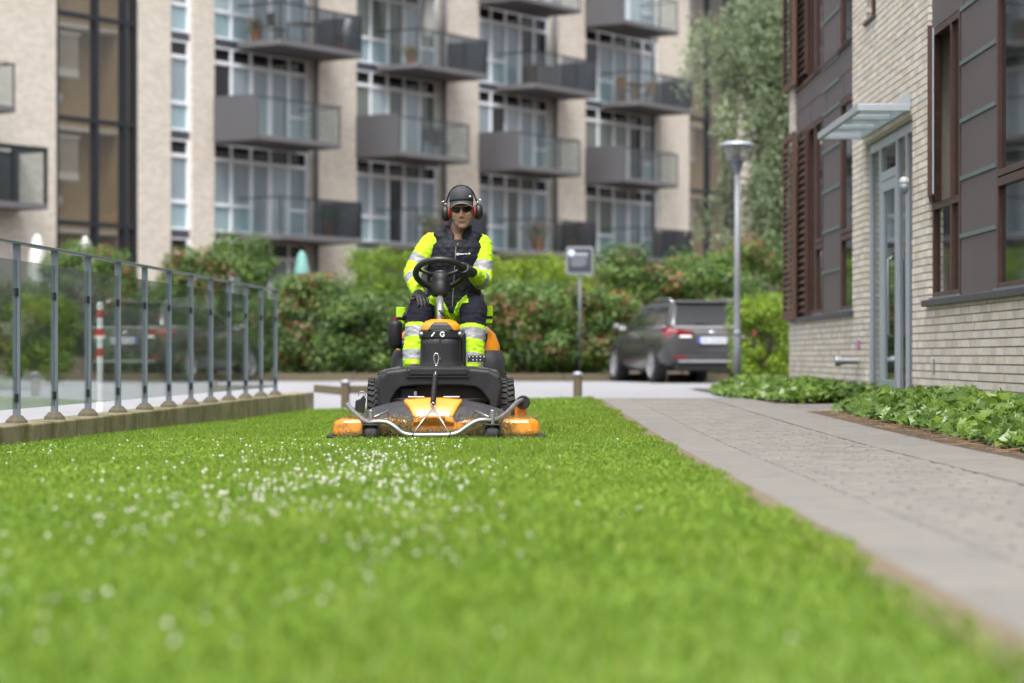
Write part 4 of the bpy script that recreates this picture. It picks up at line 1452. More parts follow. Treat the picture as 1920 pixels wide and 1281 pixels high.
def shrub(name, label, px0, px1, ytop, Y, depth, m, leaf=0.085, n=15000, seed=1, group='shrubs across the yard', base=None, clump=0.34, nc=110, cat='shrub', boxy=0.35, aspect=0.5, tr=(0.0, 0.72), red=0.00):
    rng = np.random.default_rng(seed)
    s = F / Y
    X0, X1 = (px0 - 960) / s, (px1 - 960) / s
    zt = CAMH + (HOR - ytop) / s
    zb = zg((X0 + X1) / 2, Y) if base is None else base
    t = thing(name, label, cat, ((X0 + X1) / 2, Y, zb), 0, group)
    rx, rz = (X1 - X0) / 2, (zt - zb) / 2
    P, Nn, which = crown_points(rng, (0, 0, rz * 1.02), (rx, depth / 2, rz), nc, n, clump, boxy)
    keep = P[:, 2] > 0.02
    P, Nn, which = P[keep], Nn[keep], which[keep]
    tone = rng.uniform(0, 1, nc)[which]
    tint = tr[0] + (tr[1] - tr[0]) * (0.55 * rng.uniform(0, 1, len(P)) + 0.45 * tone)
    if red:
        # young red shoots in some outer clumps
        out = (np.abs(P[:, 0]) / rx + np.maximum(0, P[:, 2] - rz) / rz)
        sel = (rng.uniform(0, 1, nc) < red)[which] & (rng.uniform(0, 1, len(P)) < 0.6)
        tint = np.where(sel, rng.uniform(0.8, 1.0, len(P)), tint)
    leaf_object('foliage', P, Nn, leaf, m, t, rng, aspect=aspect, tint=tint)
    st = MB()
    for k in range(7):
        a = rng.uniform(0, 6.28)
        e = (rx * 0.6 * math.cos(a), depth * 0.3 * math.sin(a), rz * rng.uniform(1.0, 1.6))
        st.tube([(0.1 * math.cos(a) * rx, 0.1 * math.sin(a), -0.05), (e[0] * 0.4, e[1] * 0.4, e[2] * 0.5), e], [0.035, 0.025, 0.01], 6)
    st.build('stems', M['bark'], t)
    return t


PH, LG, LM = M['leaf_photinia'], M['leaf_green'], M['leaf_lime']
shrub('photinia_shrub', 'dark shrub with red shoots at the far left behind the glass', -60, 120, 520, 53, 2.2, PH, seed=2, red=0.14)
shrub('photinia_shrub', 'tall green shrub before the dark stair tower behind the glass', 75, 255, 447, 54, 2.4, PH, seed=3, red=0.09, n=17000)
shrub('photinia_shrub', 'low dark shrub behind the middle of the railing', 190, 360, 540, 51, 2.0, PH, seed=4, red=0.11)
shrub('photinia_shrub', 'red tipped shrub before the narrow window strip', 300, 410, 452, 55, 2.0, PH, seed=5, red=0.23, n=13000)
shrub('photinia_shrub', 'broad green shrub above the far end of the railing', 375, 510, 436, 55, 2.2, PH, seed=6, red=0.11)
shrub('photinia_shrub', 'shrub base behind the far railing posts', 330, 530, 560, 50, 1.8, PH, seed=7, red=0.09)
shrub('photinia_shrub', 'rounded red tipped shrub right of the railing end', 515, 660, 512, 49, 2.2, PH, seed=8, red=0.20, n=17000)
shrub('photinia_shrub', 'dark green shrub directly left of the mower', 600, 790, 545, 48, 1.9, PH, seed=9, red=0.07, n=16000, tr=(0, 0.66))
shrub('photinia_shrub', 'green shrub directly behind the driver', 760, 930, 560, 48.4, 1.8, PH, seed=10, red=0.07, n=12000)
shrub('photinia_shrub', 'shrub with scattered red shoots right of the driver', 890, 1075, 525, 48.6, 2.0, PH, seed=11, red=0.13, n=16000)
shrub('photinia_shrub', 'shrub with red shoots behind the notice board pole', 1010, 1190, 540, 49.3, 2.0, PH, seed=12, red=0.24, n=16000)
shrub('photinia_shrub', 'large red tipped shrub above the roof of the grey car', 1110, 1320, 452, 52, 2.4, PH, seed=13, red=0.22, n=20000)
shrub('photinia_shrub', 'shrub behind the grey car and lamp post', 1240, 1410, 470, 52.5, 2.4, PH, seed=14, red=0.17, n=17000)
shrub('photinia_shrub', 'shrub with pale red tips beside the brick building corner', 1350, 1520, 440, 53.5, 2.4, PH, seed=15, red=0.19, n=17000)
shrub('photinia_shrub', 'low shrub behind the rear of the grey car', 1290, 1500, 560, 50.8, 1.6, PH, seed=16, red=0.07, n=12000)
shrub('clipped_hedge', 'bright green clipped hedge left of the driver', 640, 800, 462, 51.5, 1.6, LM, seed=17, group='clipped hedges behind the shrubs', leaf=0.05, n=30000, clump=0.27, nc=190, cat='hedge', boxy=0.7, tr=(0, 0.75))
shrub('clipped_hedge', 'bright green clipped hedge right of the driver behind the sign', 895, 1130, 474, 51.5, 1.6, LM, seed=18, group='clipped hedges behind the shrubs', leaf=0.055, n=36000, clump=0.28, nc=230, cat='hedge', boxy=0.7, tr=(0.1, 0.95))
shrub('golden_bush', 'yellow green bush beside the lamp post at the brick corner', 1372, 1492, 550, 39.6, 1.5, LM, seed=19, group=None, leaf=0.055, n=15000, clump=0.2, nc=120, cat='bush', boxy=0.45, tr=(0.0, 0.95))

# birch with hanging twigs
rng = np.random.default_rng(31)
bt_ = thing('birch_tree', 'pale grey green birch with hanging twigs behind the brick building', 'tree', (7.2, 60.0, 0.1))
MB().tube([(0, 0, -0.1), (0.05, 0.02, 2.0), (-0.05, 0.05, 5), (0.08, 0, 9), (0.1, 0, 13.5)], [0.17, 0.15, 0.12, 0.08, 0.02], 10).build('trunk', mat('birchbark', (0.45, 0.43, 0.40), 0.8, c2=(0.05, 0.05, 0.05), c2sc=7, c2thr=(0.58, 0.66)), bt_, smooth=True)
lim_ = MB()
Pl, Nl, Tl = [], [], []
for k in range(95):
    z0 = rng.uniform(3.0, 12.4)
    a = rng.uniform(0, 6.28)
    L = rng.uniform(1.0, 2.5) * (1.0 if z0 < 8 else max(0.4, 1.3 - (z0 - 8) * 0.13))
    e = np.array([math.cos(a) * L, math.sin(a) * L, z0 + rng.uniform(0.2, 0.9)])
    lim_.tube([(0, 0, z0), tuple((np.array([0, 0, z0]) + e) / 2 + np.array([0, 0, 0.2])), tuple(e)], [0.045, 0.025, 0.012], 5)
    for q in range(10):
        f = rng.uniform(0.3, 1.0)
        s0 = np.array([0, 0, z0]) * (1 - f) + e * f
        drop = rng.uniform(0.9, 2.4)
        nl = int(rng.integers(150, 215))
        tt = rng.uniform(0, 1, nl)
        dx, dy = rng.normal(0, 0.28, 2)
        pts = s0[None] + np.stack([dx * tt, dy * tt, -drop * tt], 1) + rng.normal(0, 0.11, (nl, 3))
        Pl.append(pts)
        Nl.append(rng.normal(0, 1, (nl, 3)) + np.array([0, -0.3, 0.2]))
        Tl.append(np.full(nl, rng.uniform(0, 1)) * 0.55 + rng.uniform(0, 0.45, nl))
        lim_.tube([tuple(s0), tuple(s0 + np.array([dx, dy, -drop]))], [0.006, 0.003], 4)
lim_.build('branches', M['bark'], bt_)
Pl, Nl, Tl = np.concatenate(Pl), np.concatenate(Nl), np.concatenate(Tl)
leaf_object('crown', Pl, Nl, 0.09, M['leaf_birch'], bt_, rng, aspect=0.7, tint=Tl)

# ivy ground cover in the two beds
def ivy(name, label, y0, y1, n, seed, xl, hmax):
    rng = np.random.default_rng(seed)
    U = rng.uniform(0, 1, (n, 2))
    Y = y0 + (y1 - y0) * U[:, 0]
    ys = np.interp(Y, np.linspace(y0, y1, len(xl)), xl)
    X = ys + (FACADE - 0.02 - ys) * U[:, 1] ** 0.85
    edge = np.minimum(1, (X - ys) / 0.35) * np.minimum(1, np.minimum(Y - y0, y1 - Y) / 0.5 + 0.25)
    hum = np.array([0.5 + 0.5 * mnoise.noise(Vector((x * 1.9, y * 1.5, seed))) for x, y in zip(X, Y)])
    top = (0.05 + hmax * edge) * (0.5 + 0.8 * hum)
    Z = np.array([zg(x, y) for x, y in zip(X, Y)]) + top * rng.uniform(0.25, 1.0, n) ** 0.5 + 0.01
    P = np.stack([X, Y, Z], 1)
    Nn = rng.normal(0, 0.42, (n, 3)) + np.array([-0.18, -0.30, 0.85])
    tint = np.clip(0.15 + 0.5 * (Z / (top.max() + 0.05)) * 0 + 0.5 * hum + rng.uniform(-0.25, 0.35, n), 0, 1)
    o = leaf_object(name, P, Nn, 0.056, M['leaf_ivy'], None, rng, aspect=0.95, tint=tint, sizevar=0.45, lobed=True)
    return tag(o, label, 'ivy', kind='stuff')


ivy('ivy', 'dense green ivy along the brick wall right of the path', 10.5, 21.2, 22000, 41, [2.75, 2.78, 2.8, 2.85, 2.78, 2.85], 0.155)
ivy('ivy', 'green ivy patch at the foot of the lamp post beyond the door', 23.8, 34.8, 16000, 42, [2.75, 2.5, 2.42, 2.5, 2.75, 3.0], 0.115)
# dry stalks and litter on the bare soil strip
rng = np.random.default_rng(44)
lit = MB()
for k in range(520):
    y = rng.uniform(9.6, 21.1)
    x = rng.uniform(2.58, 2.95)
    a = rng.uniform(0, 3.14)
    l_ = rng.uniform(0.02, 0.09)
    z = zg(x, y) + rng.uniform(0.004, 0.02)
    lit.tube([(x - math.cos(a) * l_, y - math.sin(a) * l_, z), (x + math.cos(a) * l_, y + math.sin(a) * l_, z + rng.uniform(-0.003, 0.02))], rng.uniform(0.001, 0.003), 4)
tag(lit.build('plant_litter', random_tone(mat('litter', (0.20, 0.13, 0.07), 0.9, var=0.4, world=True), 0.5)), 'dry stalks and leaf litter on the soil beside the path', 'litter', kind='stuff')

# ------------------------------------------------------------------ grass and clover
M['grass'] = leafmat('grass', [(0.0, (0.08, 0.155, 0.014)), (0.4, (0.162, 0.272, 0.024)), (0.75, (0.255, 0.35, 0.042)), (1.0, (0.40, 0.40, 0.14))], 0.45, 0.55, patch=0.6, psc=0.9)


def lawn_points(rng, n, y0, y1):
    Y = rng.uniform(y0, y1, n)
    xl = -3.937 + 0.0516 * Y + 0.115
    xr = LEFT_EDGE - 0.055 + 0.04 * np.sin(Y * 3.1) * np.sin(Y * 1.3) + 0.02 * np.sin(Y * 9.7)
    X = xl + (xr - xl) * rng.uniform(0, 1, n)
    ok = Y < 27.85 - 0.42 * (X + 2.5)
    return X[ok], Y[ok]


def height(X, Y):
    uncut = (np.abs(X + 0.42 + 0.0 * Y) < 0.62) & (Y < 14.9)
    edge = X > LEFT_EDGE - 0.14
    return np.where(uncut, 0.034, 0.024) + np.where(edge, 0.007, 0) + np.where(Y < 8, 0.003, 0)


rng = np.random.default_rng(51)
XY = [lawn_points(rng, n_, a, b) for n_, a, b in ((70000, 1.2, 6.0), (120000, 6.0, 11.0), (160000, 11.0, 16.5), (78000, 16.5, 21.5), (42000, 21.5, 29.0))]
X = np.concatenate([q[0] for q in XY])
Y = np.concatenate([q[1] for q in XY])
n = len(X)
Zb = np.array([zg(a, b) for a, b in zip(X, Y)])
tall = rng.uniform(0, 1, n) < 0.012
H = height(X, Y) * rng.uniform(0.55, 1.35, n) * np.where(tall, 1.9, 1.0)
Wd = rng.uniform(0.0013, 0.0028, n) * (1 + np.maximum(0, Y - 14) * 0.06) * np.where(Y < 8, 1.4, 1.0)
ang = rng.uniform(0, 2 * math.pi, n)
lean = rng.uniform(0.15, 1.1, n) * H
la = rng.uniform(0, 2 * math.pi, n)
B = np.stack([X, Y, Zb - 0.002], 1)
S = np.stack([np.cos(ang), np.sin(ang), np.zeros(n)], 1) * Wd[:, None]
Lv = np.stack([np.cos(la), np.sin(la), np.zeros(n)], 1) * lean[:, None]
up = np.zeros((n, 3))
up[:, 2] = H
V = np.stack([B - S, B + S, B + Lv * 0.28 + up * 0.55 - S * 0.85, B + Lv * 0.28 + up * 0.55 + S * 0.85, B + Lv + up * 0.97], 1).reshape(-1, 3)
bi = np.arange(n)[:, None] * 5
Fc = np.concatenate([bi + np.array([[0, 1, 3]]), bi + np.array([[0, 3, 2]]), bi + np.array([[2, 3, 4]])], 0)
tint = np.clip(rng.normal(0.42, 0.18, n) + np.where(rng.uniform(0, 1, n) < 0.03, 0.5, 0), 0, 1)
me = npmesh('grass', V, Fc, M['grass'], tint=np.repeat(tint, 5))
tag(link(bpy.data.objects.new('grass', me)), 'short bright green grass of the lawn', 'grass', kind='stuff')
# broad clover leaves low in the turf
X, Y = lawn_points(rng, 36000, 1.4, 15.0)
patch = np.array([mnoise.noise(Vector((a * 1.7, b * 0.9, 3.3))) for a, b in zip(X, Y)])
sel = patch > -0.05
X, Y = X[sel], Y[sel]
P = np.stack([X, Y, np.array([zg(a, b) for a, b in zip(X, Y)]) + rng.uniform(0.008, 0.032, len(X))], 1)
co = leaf_object('clover_leaves', P, rng.normal(0, 0.35, (len(X), 3)) + np.array([0, -0.2, 1.0]), 0.017, M['grass'], None, rng, aspect=0.95, tint=rng.uniform(0.1, 0.6, len(X)))
tag(co, 'low clover leaves between the grass blades', 'clover', kind='stuff')

# white clover heads
M['clover'] = mat('clover', (0.60, 0.58, 0.52), 0.8, var=0.12, sc=90)
M['stalk'] = mat('stalk', (0.10, 0.19, 0.03), 0.7)
fm = MB()
fr_ = random.Random(5)
for k in range(26):
    a, b = fr_.uniform(0, 6.28), fr_.uniform(-0.5, 1.5)
    d = Vector((math.cos(a) * math.cos(b), math.sin(a) * math.cos(b), math.sin(b)))
    s_ = d.orthogonal().normalized() * 0.0022
    c_ = d * 0.0035
    e_ = d * 0.0095
    q_ = d.cross(s_)
    fm.add([c_ - s_, c_ + s_, e_ + s_ * 0.6 + q_ * 0.4, e_ - s_ * 0.6 + q_ * 0.4], [(0, 1, 2, 3)])
nf_petal = len(fm.f)
fm.tube([(0, 0, -0.055), (0.002, 0.001, -0.02), (0, 0, 0.001)], 0.0009, 4)
fm.ell((0, 0, 0.0015), (0.0052, 0.0052, 0.0048), 8, 5)
fme = fm.mesh('clover_flower', [M['clover'], M['stalk']])
for i, p_ in enumerate(fme.polygons):
    p_.material_index = 1 if nf_petal <= i < nf_petal + 10 else 0
rngf = np.random.default_rng(77)
heads = []
while len(heads) < 800:
    u = rngf.uniform()
    Yv = 3.6 + (14.6 - 3.6) * rngf.uniform() ** 0.8
    Xv = rngf.normal(-0.50 - 0.0 * Yv, 0.30 + 0.012 * Yv) if u < 0.8 else rngf.uniform(-0.22 * Yv, 0.75)
    if u < 0.7:
        Yv = rngf.normal(9.4, 2.5)
        if not 4 < Yv < 14.7:
            continue
        Xv = rngf.normal(-0.68, 0.33)
    if (Xv > -0.05 and rngf.uniform() < 0.8):
        continue
    if Xv < -0.22 * Yv - 0.1 or Xv > 0.85 or Xv < fence_x(Yv) + 0.15:
        continue
    if mnoise.noise(Vector((Xv * 2.3, Yv * 0.8, 9.1))) < -0.18 and u < 0.9:
        continue
    heads.append((Xv, Yv))
heads.sort(key=lambda h_: h_[1])
extra = MB()
for i, (Xv, Yv) in enumerate(heads):
    sc_ = rngf.uniform(0.4, 0.8)
    z = zg(Xv, Yv) + rngf.uniform(0.022, 0.042)
    if i % 640 < 0 or i < 260:
        o = inst('clover_flower', fme, (Xv, Yv, z), None, rot=(rngf.uniform(-.5, .5), rngf.uniform(-.5, .5), rngf.uniform(0, 6)), scale=(sc_, sc_, sc_))
        tag(o, 'small round white clover flower standing in the lawn before the mower', 'flower', 'white clover flowers in the lawn')
    else:
        extra.ell((Xv, Yv, z), (0.0085 * sc_, 0.0085 * sc_, 0.0075 * sc_), 7, 5)
        extra.tube([(Xv, Yv, z - 0.05), (Xv, Yv, z - 0.005)], 0.0009, 3)
tag(extra.build('clover_flowers', M['clover'], None), 'scattered small white clover heads farther off in the lawn', 'flowers', kind='stuff')

# ------------------------------------------------------------------ ride-on front mower
MY0 = 14.87
MX0 = (821 - 960) * MY0 / F
MRZ = math.atan2(139.0 / F, 1.0)


def P_(px, py, ly):
    """a point of the mower or driver in the mower's own frame (x right, y to its rear, z up)"""
    s = F / (MY0 + ly)
    return Vector(((px - 821) / s, ly, CAMH + (HOR - py) / s))


M['yellow'] = mat('yellow', (0.62, 0.21, 0.008), 0.38, var=0.08, sc=5, c2=(0.10, 0.065, 0.03), c2sc=13, c2thr=(0.53, 0.74), coat=0.3)
M['yellowclean'] = mat('yellowclean', (0.66, 0.235, 0.01), 0.33, var=0.06, sc=4, coat=0.4)
M['plastic'] = mat('plastic', (0.014, 0.0145, 0.017), 0.5, spec=0.3, var=0.2, sc=9, bump=0.15, bs=300, c2=(0.035, 0.033, 0.031), c2sc=10, c2thr=(0.55, 0.85))
M['plasticgrey'] = mat('plasticgrey', (0.028, 0.0285, 0.033), 0.5, spec=0.35, var=0.25, sc=9, bump=0.15, bs=250, c2=(0.06, 0.055, 0.048), c2sc=9, c2thr=(0.5, 0.8))
M['wornsteel'] = mat('wornsteel', (0.30, 0.30, 0.31), 0.4, metal=0.75, var=0.3, sc=25, c2=(0.10, 0.07, 0.05), c2sc=30, c2thr=(0.6, 0.75))
mw_ = thing('ride_on_mower', 'yellow and black ride-on front mower driving toward the viewer on the lawn', 'ride-on mower', (MX0, MY0, zg(MX0, MY0)), MRZ)

# cutting deck
poly = [(-0.655, 0.16), (-0.645, 0.06), (-0.60, 0.015), (-0.40, 0.03), (-0.22, 0.09), (0.20, 0.09), (0.40, 0.03), (0.58, 0.01), (0.63, 0.06), (0.64, 0.16), (0.62, 0.52), (0.36, 0.68), (-0.36, 0.68), (-0.63, 0.52)]
deck = MB()
ins = lambda f_: [(u * f_, 0.34 + (v - 0.34) * f_) for u, v in poly]
deck.loft([[(u, v, 0.035) for u, v in poly], [(u, v, 0.06) for u, v in poly], [(u, v, 0.115) for u, v in ins(0.985)], [(u, v, 0.137) for u, v in ins(0.94)]])
dk = deck.build('cutting_deck', M['yellow'], mw_, bevel=0.02, seg=4)
cov = []
for (y_, zt, f_) in ((0.085, 0.118, 1.0), (0.10, 0.15, 0.995), (0.17, 0.215, 0.96), (0.24, 0.245, 0.93), (0.5, 0.26, 0.9), (0.58, 0.20, 0.9)):
    ring = []
    for u in np.linspace(-0.50, 0.45, 15):
        fall = (abs(u + 0.02) / 0.5) ** 2.2
        z = 0.125 + (zt - 0.125) * (1 - 0.62 * fall)
        yy = y_ + 0.10 * fall * (1 if y_ < 0.3 else 0)
        ring.append(Vector((u * f_, yy, z)))
    ring += [Vector((p.x, p.y + 0.002, 0.12)) for p in reversed(ring)]
    cov.append(ring)
MB().loft(cov).build('deck_cover', M['plasticgrey'], dk, smooth=False, bevel=0.008)
cc_ = []
for (y_, z, hw, hw2) in ((0.072, 0.125, 0.125, 0.125), (0.085, 0.17, 0.128, 0.12), (0.150, 0.226, 0.155, 0.15), (0.19, 0.262, 0.185, 0.175), (0.26, 0.268, 0.185, 0.175)):
    ring = [Vector((-0.025 + u, y_, z - 0.012 * (abs(u) / hw) ** 3)) for u in np.linspace(-hw, hw2, 9)]
    ring += [Vector((p.x, p.y + 0.05, p.z - 0.06)) for p in reversed(ring)]
    cc_.append(ring)
MB().loft(cc_).build('centre_cover', M['yellowclean'], dk, smooth=True, bevel=0.006)
MB().box(-0.075, 0.035, 0.086, 0.098, 0.158, 0.190, Matrix.Rotation(R(0), 4, 'X')).build('label_plate', mat('labelplate', (0.62, 0.62, 0.60), 0.5, c2=(0.3, 0.25, 0.2), c2sc=40), dk)
MB().box(-0.085, 0.045, 0.055, 0.09, 0.138, 0.154).build('ledge', M['yellowclean'], dk, bevel=0.004)
for sx in (-1, 1):
    cxp = -0.025 + sx * 0.11
    MB().box(cxp - 0.05, cxp + 0.05, 0.195, 0.235, 0.268, 0.274).build('clip', M['whitepaint'], dk, bevel=0.002)
# rubber skirt and skid rails
MB().box(0.40, 0.665, 0.02, 0.62, 0.018, 0.040).build('skid', M['blackrubber'], dk, bevel=0.01)
MB().box(-0.69, -0.40, 0.10, 0.62, 0.016, 0.036).build('skid', M['blackrubber'], dk, bevel=0.01)
MB().box(-0.40, 0.40, 0.10, 0.112, 0.03, 0.10).build('front_skirt', M['blackrubber'], dk)
# bumper bar
raw = [(195, 540, .30), (205, 560, .26), (235, 595, .2), (300, 655, .06), (370, 697, -.03), (440, 690, -.05), (530, 697, -.06), (600, 738, -.07), (660, 785, -.075), (740, 805, -.08), (900, 806, -.08), (1060, 803, -.08), (1140, 783, -.075), (1200, 742, -.07), (1280, 692, -.06), (1350, 676, -.05), (1430, 680, -.03), (1490, 662, .02), (1560, 610, .12), (1640, 530, .26), (1690, 505, .34)]
pts = [P_(610 + a / 4.571, 640 + b / 4.571, c) for a, b, c in raw]
sm = []
for i in range(len(pts) - 1):
    p0, p1, p2, p3 = pts[max(i - 1, 0)], pts[i], pts[i + 1], pts[min(i + 2, len(pts) - 1)]
    for t in (0, 0.33, 0.66):
        sm.append(0.5 * ((2 * p1) + (p2 - p0) * t + (2 * p0 - 5 * p1 + 4 * p2 - p3) * t * t + (3 * p1 - p0 - 3 * p2 + p3) * t ** 3))
sm.append(pts[-1])
bu = MB().tube(sm, 0.0145, 12).build('bumper_bar', M['wornsteel'], mw_, smooth=True)
# bumper mounts: bracket with hook at one end, roller at the other
bl_ = P_(676, 757, .30)
MB().prism([(-0.035, -0.05), (0.025, -0.06), (0.035, 0.03), (0.02, 0.055), (0.0, 0.03), (-0.03, 0.02)], bl_.y - 0.02, bl_.y + 0.02, lambda u, v, t_: (bl_.x + u, t_, bl_.z + v)).build('bracket', M['plastic'], bu, bevel=0.006)
MB().tube([bl_ + Vector((0.01 + 0.022 * math.cos(a), -0.01, 0.055 + 0.022 * math.sin(a))) for a in np.linspace(-0.4, 3.4, 9)], 0.003, 6).build('hook', M['wornsteel'], bu, smooth=True)
br_ = P_(981, 755, .36)
MB().lathe([(0.0, -0.03), (0.04, -0.03), (0.045, 0.0), (0.04, 0.03), (0.0, 0.03)], 16, Matrix.Translation(br_) @ Matrix.Rotation(R(90), 4, 'X')).build('roller', M['plastic'], bu, smooth=False)
MB().box(br_.x - 0.05, br_.x + 0.02, br_.y + 0.02, br_.y + 0.2, br_.z - 0.14, br_.z - 0.01).build('bracket', M['yellow'], bu, bevel=0.01)
# castor wheels under the bumper
for (px, lab) in ((695.5, 0), (923, 1)):
    cx_ = P_(px, 800, -0.02).x
    cs = MB().lathe([(0.013, 0.09), (0.013, 0.19), (0.009, 0.195)], 12, Matrix.Translation((cx_, -0.035, 0))).build('castor', M['wornsteel'], mw_, smooth=False)
    fk = MB()
    fk.box(cx_ - 0.052, cx_ - 0.042, -0.075, 0.02, 0.03, 0.098).box(cx_ + 0.042, cx_ + 0.052, -0.075, 0.02, 0.03, 0.098).box(cx_ - 0.052, cx_ + 0.052, -0.075, 0.02, 0.0985, 0.108)
    fk.build('fork', M['plastic'], cs, bevel=0.004)
    MB().lathe([(0.0, -0.04), (0.036, -0.04), (0.046, -0.028), (0.048, 0.0), (0.046, 0.028), (0.036, 0.04), (0.0, 0.04)], 20, Matrix.Translation((cx_, -0.03, 0.049)) @ Matrix.Rotation(R(90), 4, 'Y')).build('castor_wheel', M['blackrubber'], cs, smooth=False)
    sx = 1 if lab else -1
    MB().tube([(cx_ + sx * -0.02, -0.02, 0.15), (cx_ - sx * 0.10, 0.10, 0.185), (cx_ - sx * 0.12, 0.12, 0.135), (cx_ - sx * 0.02, -0.01, 0.13)], 0.007, 6).build('strut', M['wornsteel'], cs, smooth=True)
# lifting wire, spring and chain
apex = P_(812, 766, 0.02)
for px in (774, 843):
    e = P_(px, 815, -0.08)
    MB().tube([apex, (apex + e) / 2 + Vector((0.006 * (1 if px > 800 else -1), 0, 0)), e], 0.0045, 7).build('lift_wire', M['chrome'], mw_, smooth=True)
    MB().tube([e + Vector((0.017 * math.cos(a) * 0.35, 0.017 * math.sin(a), 0.017 * math.cos(a))) for a in np.linspace(0, 6.28, 12)], 0.004, 6).build('shackle', M['black'], mw_, smooth=True)
s0, s1 = P_(812, 756, 0.06), P_(816, 708, 0.50)
spr = []
for k in range(150):
    f_ = k / 149
    a = f_ * 2 * math.pi * 22
    d = (s1 - s0).normalized()
    o1 = d.orthogonal().normalized()
    o2 = d.cross(o1)
    spr.append(s0.lerp(s1, f_) + (o1 * math.cos(a) + o2 * math.sin(a)) * 0.0145)
MB().tube(spr, 0.0042, 5).build('spring', M['black'], mw_, smooth=True)
MB().tube([s0, s1], 0.009, 8).build('spring_core', M['black'], mw_)
MB().tube([P_(812, 766, 0.02) + Vector((0.012 * math.cos(a), 0, 0.02 * math.sin(a) + 0.015)) for a in np.linspace(0, 6.28, 14)], 0.003, 6).build('ring', M['chrome'], mw_, smooth=True)
c0, c1 = s1, P_(818, 684, 0.80)
for k in range(7):
    f_ = (k + 0.5) / 7
    q = c0.lerp(c1, f_)
    d = (c1 - c0).normalized()
    sd_ = Vector((1, 0, 0)) if k % 2 else d.cross(Vector((1, 0, 0))).normalized()
    MB().tube([q + d * 0.030 * math.cos(a) + sd_ * 0.011 * math.sin(a) for a in np.linspace(0, 6.28, 11)], 0.0032, 5).build('chain_link', M['chrome'], mw_, smooth=True)
ca = P_(818, 674, 0.83)
MB().tube([ca + Vector((0.017 * math.sin(a) * (1.0 if math.cos(a) > 0 else 0.75), 0, 0.040 * math.cos(a))) for a in np.linspace(0, 6.28, 15)], 0.0042, 6).build('carabiner', M['chrome'], mw_, smooth=True)

# front cowl: a broad arch over the front axle
arch_o = [(-0.375, 0.20), (-0.385, 0.33), (-0.37, 0.40), (-0.33, 0.435), (-0.20, 0.452), (0.0, 0.457), (0.22, 0.452), (0.33, 0.44), (0.40, 0.405), (0.415, 0.34), (0.385, 0.20)]
arch_i = [(-0.315, 0.20), (-0.305, 0.25), (-0.27, 0.31), (-0.24, 0.335), (-0.15, 0.345), (0.0, 0.347), (0.16, 0.345), (0.25, 0.335), (0.285, 0.31), (0.335, 0.25), (0.345, 0.20)]
def archring(y_, fo, fi, dz):
    return [Vector((u * fo, y_, v + dz)) for u, v in arch_o] + [Vector((u * fi, y_, v + dz)) for u, v in reversed(arch_i)]
MB().loft([archring(0.70, 0.93, 0.93, -0.02), archring(0.63, 0.99, 0.98, -0.012), archring(0.66, 1.0, 0.97, 0.0)][1:] + [archring(0.80, 1.0, 0.95, 0.008), archring(1.10, 0.97, 0.92, 0.0)]).build('front_cowl', M['plastic'], mw_, bevel=0.014, seg=3)
MB().box(-0.18, 0.19, 0.622, 0.634, 0.405, 0.445).build('cowl_panel', M['plastic'], mw_, bevel=0.004)
MB().box(-0.20, -0.192, 0.615, 0.63, 0.39, 0.444).box(0.195, 0.203, 0.615, 0.63, 0.39, 0.444).box(-0.192, 0.195, 0.617, 0.63, 0.39, 0.396).build('panel_groove', M['black'], mw_)
MB().box(-0.30, 0.31, 0.80, 0.84, 0.12, 0.37).build('front_bulkhead', M['black'], mw_)
MB().box(-0.12, 0.12, 0.655, 0.668, 0.338, 0.344).build('lower_trim', M['wornsteel'], mw_)
MB().tube([(-0.30, 0.70, 0.245), (-0.1, 0.69, 0.25), (0.12, 0.70, 0.24), (0.30, 0.72, 0.25)], 0.014, 8).build('lift_arm', M['black'], mw_)
MB().box(-0.24, -0.14, 0.72, 0.78, 0.25, 0.32).build('hydraulic_block', M['plasticgrey'], mw_, bevel=0.006)
MB().box(-0.155, -0.135, 0.70, 0.73, 0.27, 0.30).build('valve', M['whitepaint'], mw_, bevel=0.003)
for sx in (-1, 1):
    # mudguard shoulder outside the arch
    x0 = -0.385 if sx < 0 else 0.405
    MB().prism([(x0 - sx * 0.0, 0.20), (x0 + sx * 0.012, 0.37), (x0 - sx * 0.02, 0.435), (x0 - sx * 0.14, 0.462), (x0 - sx * 0.16, 0.44), (x0 - sx * 0.05, 0.40), (x0 - sx * 0.03, 0.2)], 0.70, 1.12, lambda u, v, t_: (u, t_, v)).build('mudguard', M['plasticgrey'], mw_, bevel=0.012)


def wheel(cx_, cy_, r_, wd, name='wheel'):
    mt = Matrix.Translation((cx_, cy_, r_)) @ Matrix.Rotation(R(90), 4, 'Y')
    h = wd / 2
    ty = MB().lathe([(r_ * 0.52, -h * 0.8), (r_ * 0.72, -h), (r_ * 0.93, -h * 0.9), (r_ * 0.975, -h * 0.6), (r_ * 0.98, 0), (r_ * 0.975, h * 0.6), (r_ * 0.93, h * 0.9), (r_ * 0.72, h), (r_ * 0.52, h * 0.8)], 36, mt, caps=False)
    o = ty.build(name, M['blackrubber'], mw_, smooth=False)
    lg = MB()
    for k in range(30):
        a = 2 * math.pi * k / 30
        for sg in (-1, 0, 1):
            ro = mt @ Matrix.Rotation(a + (0.10 if sg == 0 else 0), 4, 'Z') @ Matrix.Translation((r_ * 0.975, 0, sg * h * 0.62)) @ Matrix.Rotation(R(22) * sg, 4, 'X')
            lg.box(-0.01, 0.012, -0.011, 0.011, -h * 0.27, h * 0.27, ro)
    lg.build('tread', M['blackrubber'], o)
    MB().lathe([(0.0, -h * 0.5), (r_ * 0.5, -h * 0.55), (r_ * 0.54, -h * 0.8), (r_ * 0.54, h * 0.8), (r_ * 0.5, h * 0.55), (0.0, h * 0.5)], 24, mt).build('rim', M['yellow'], o)
    return o


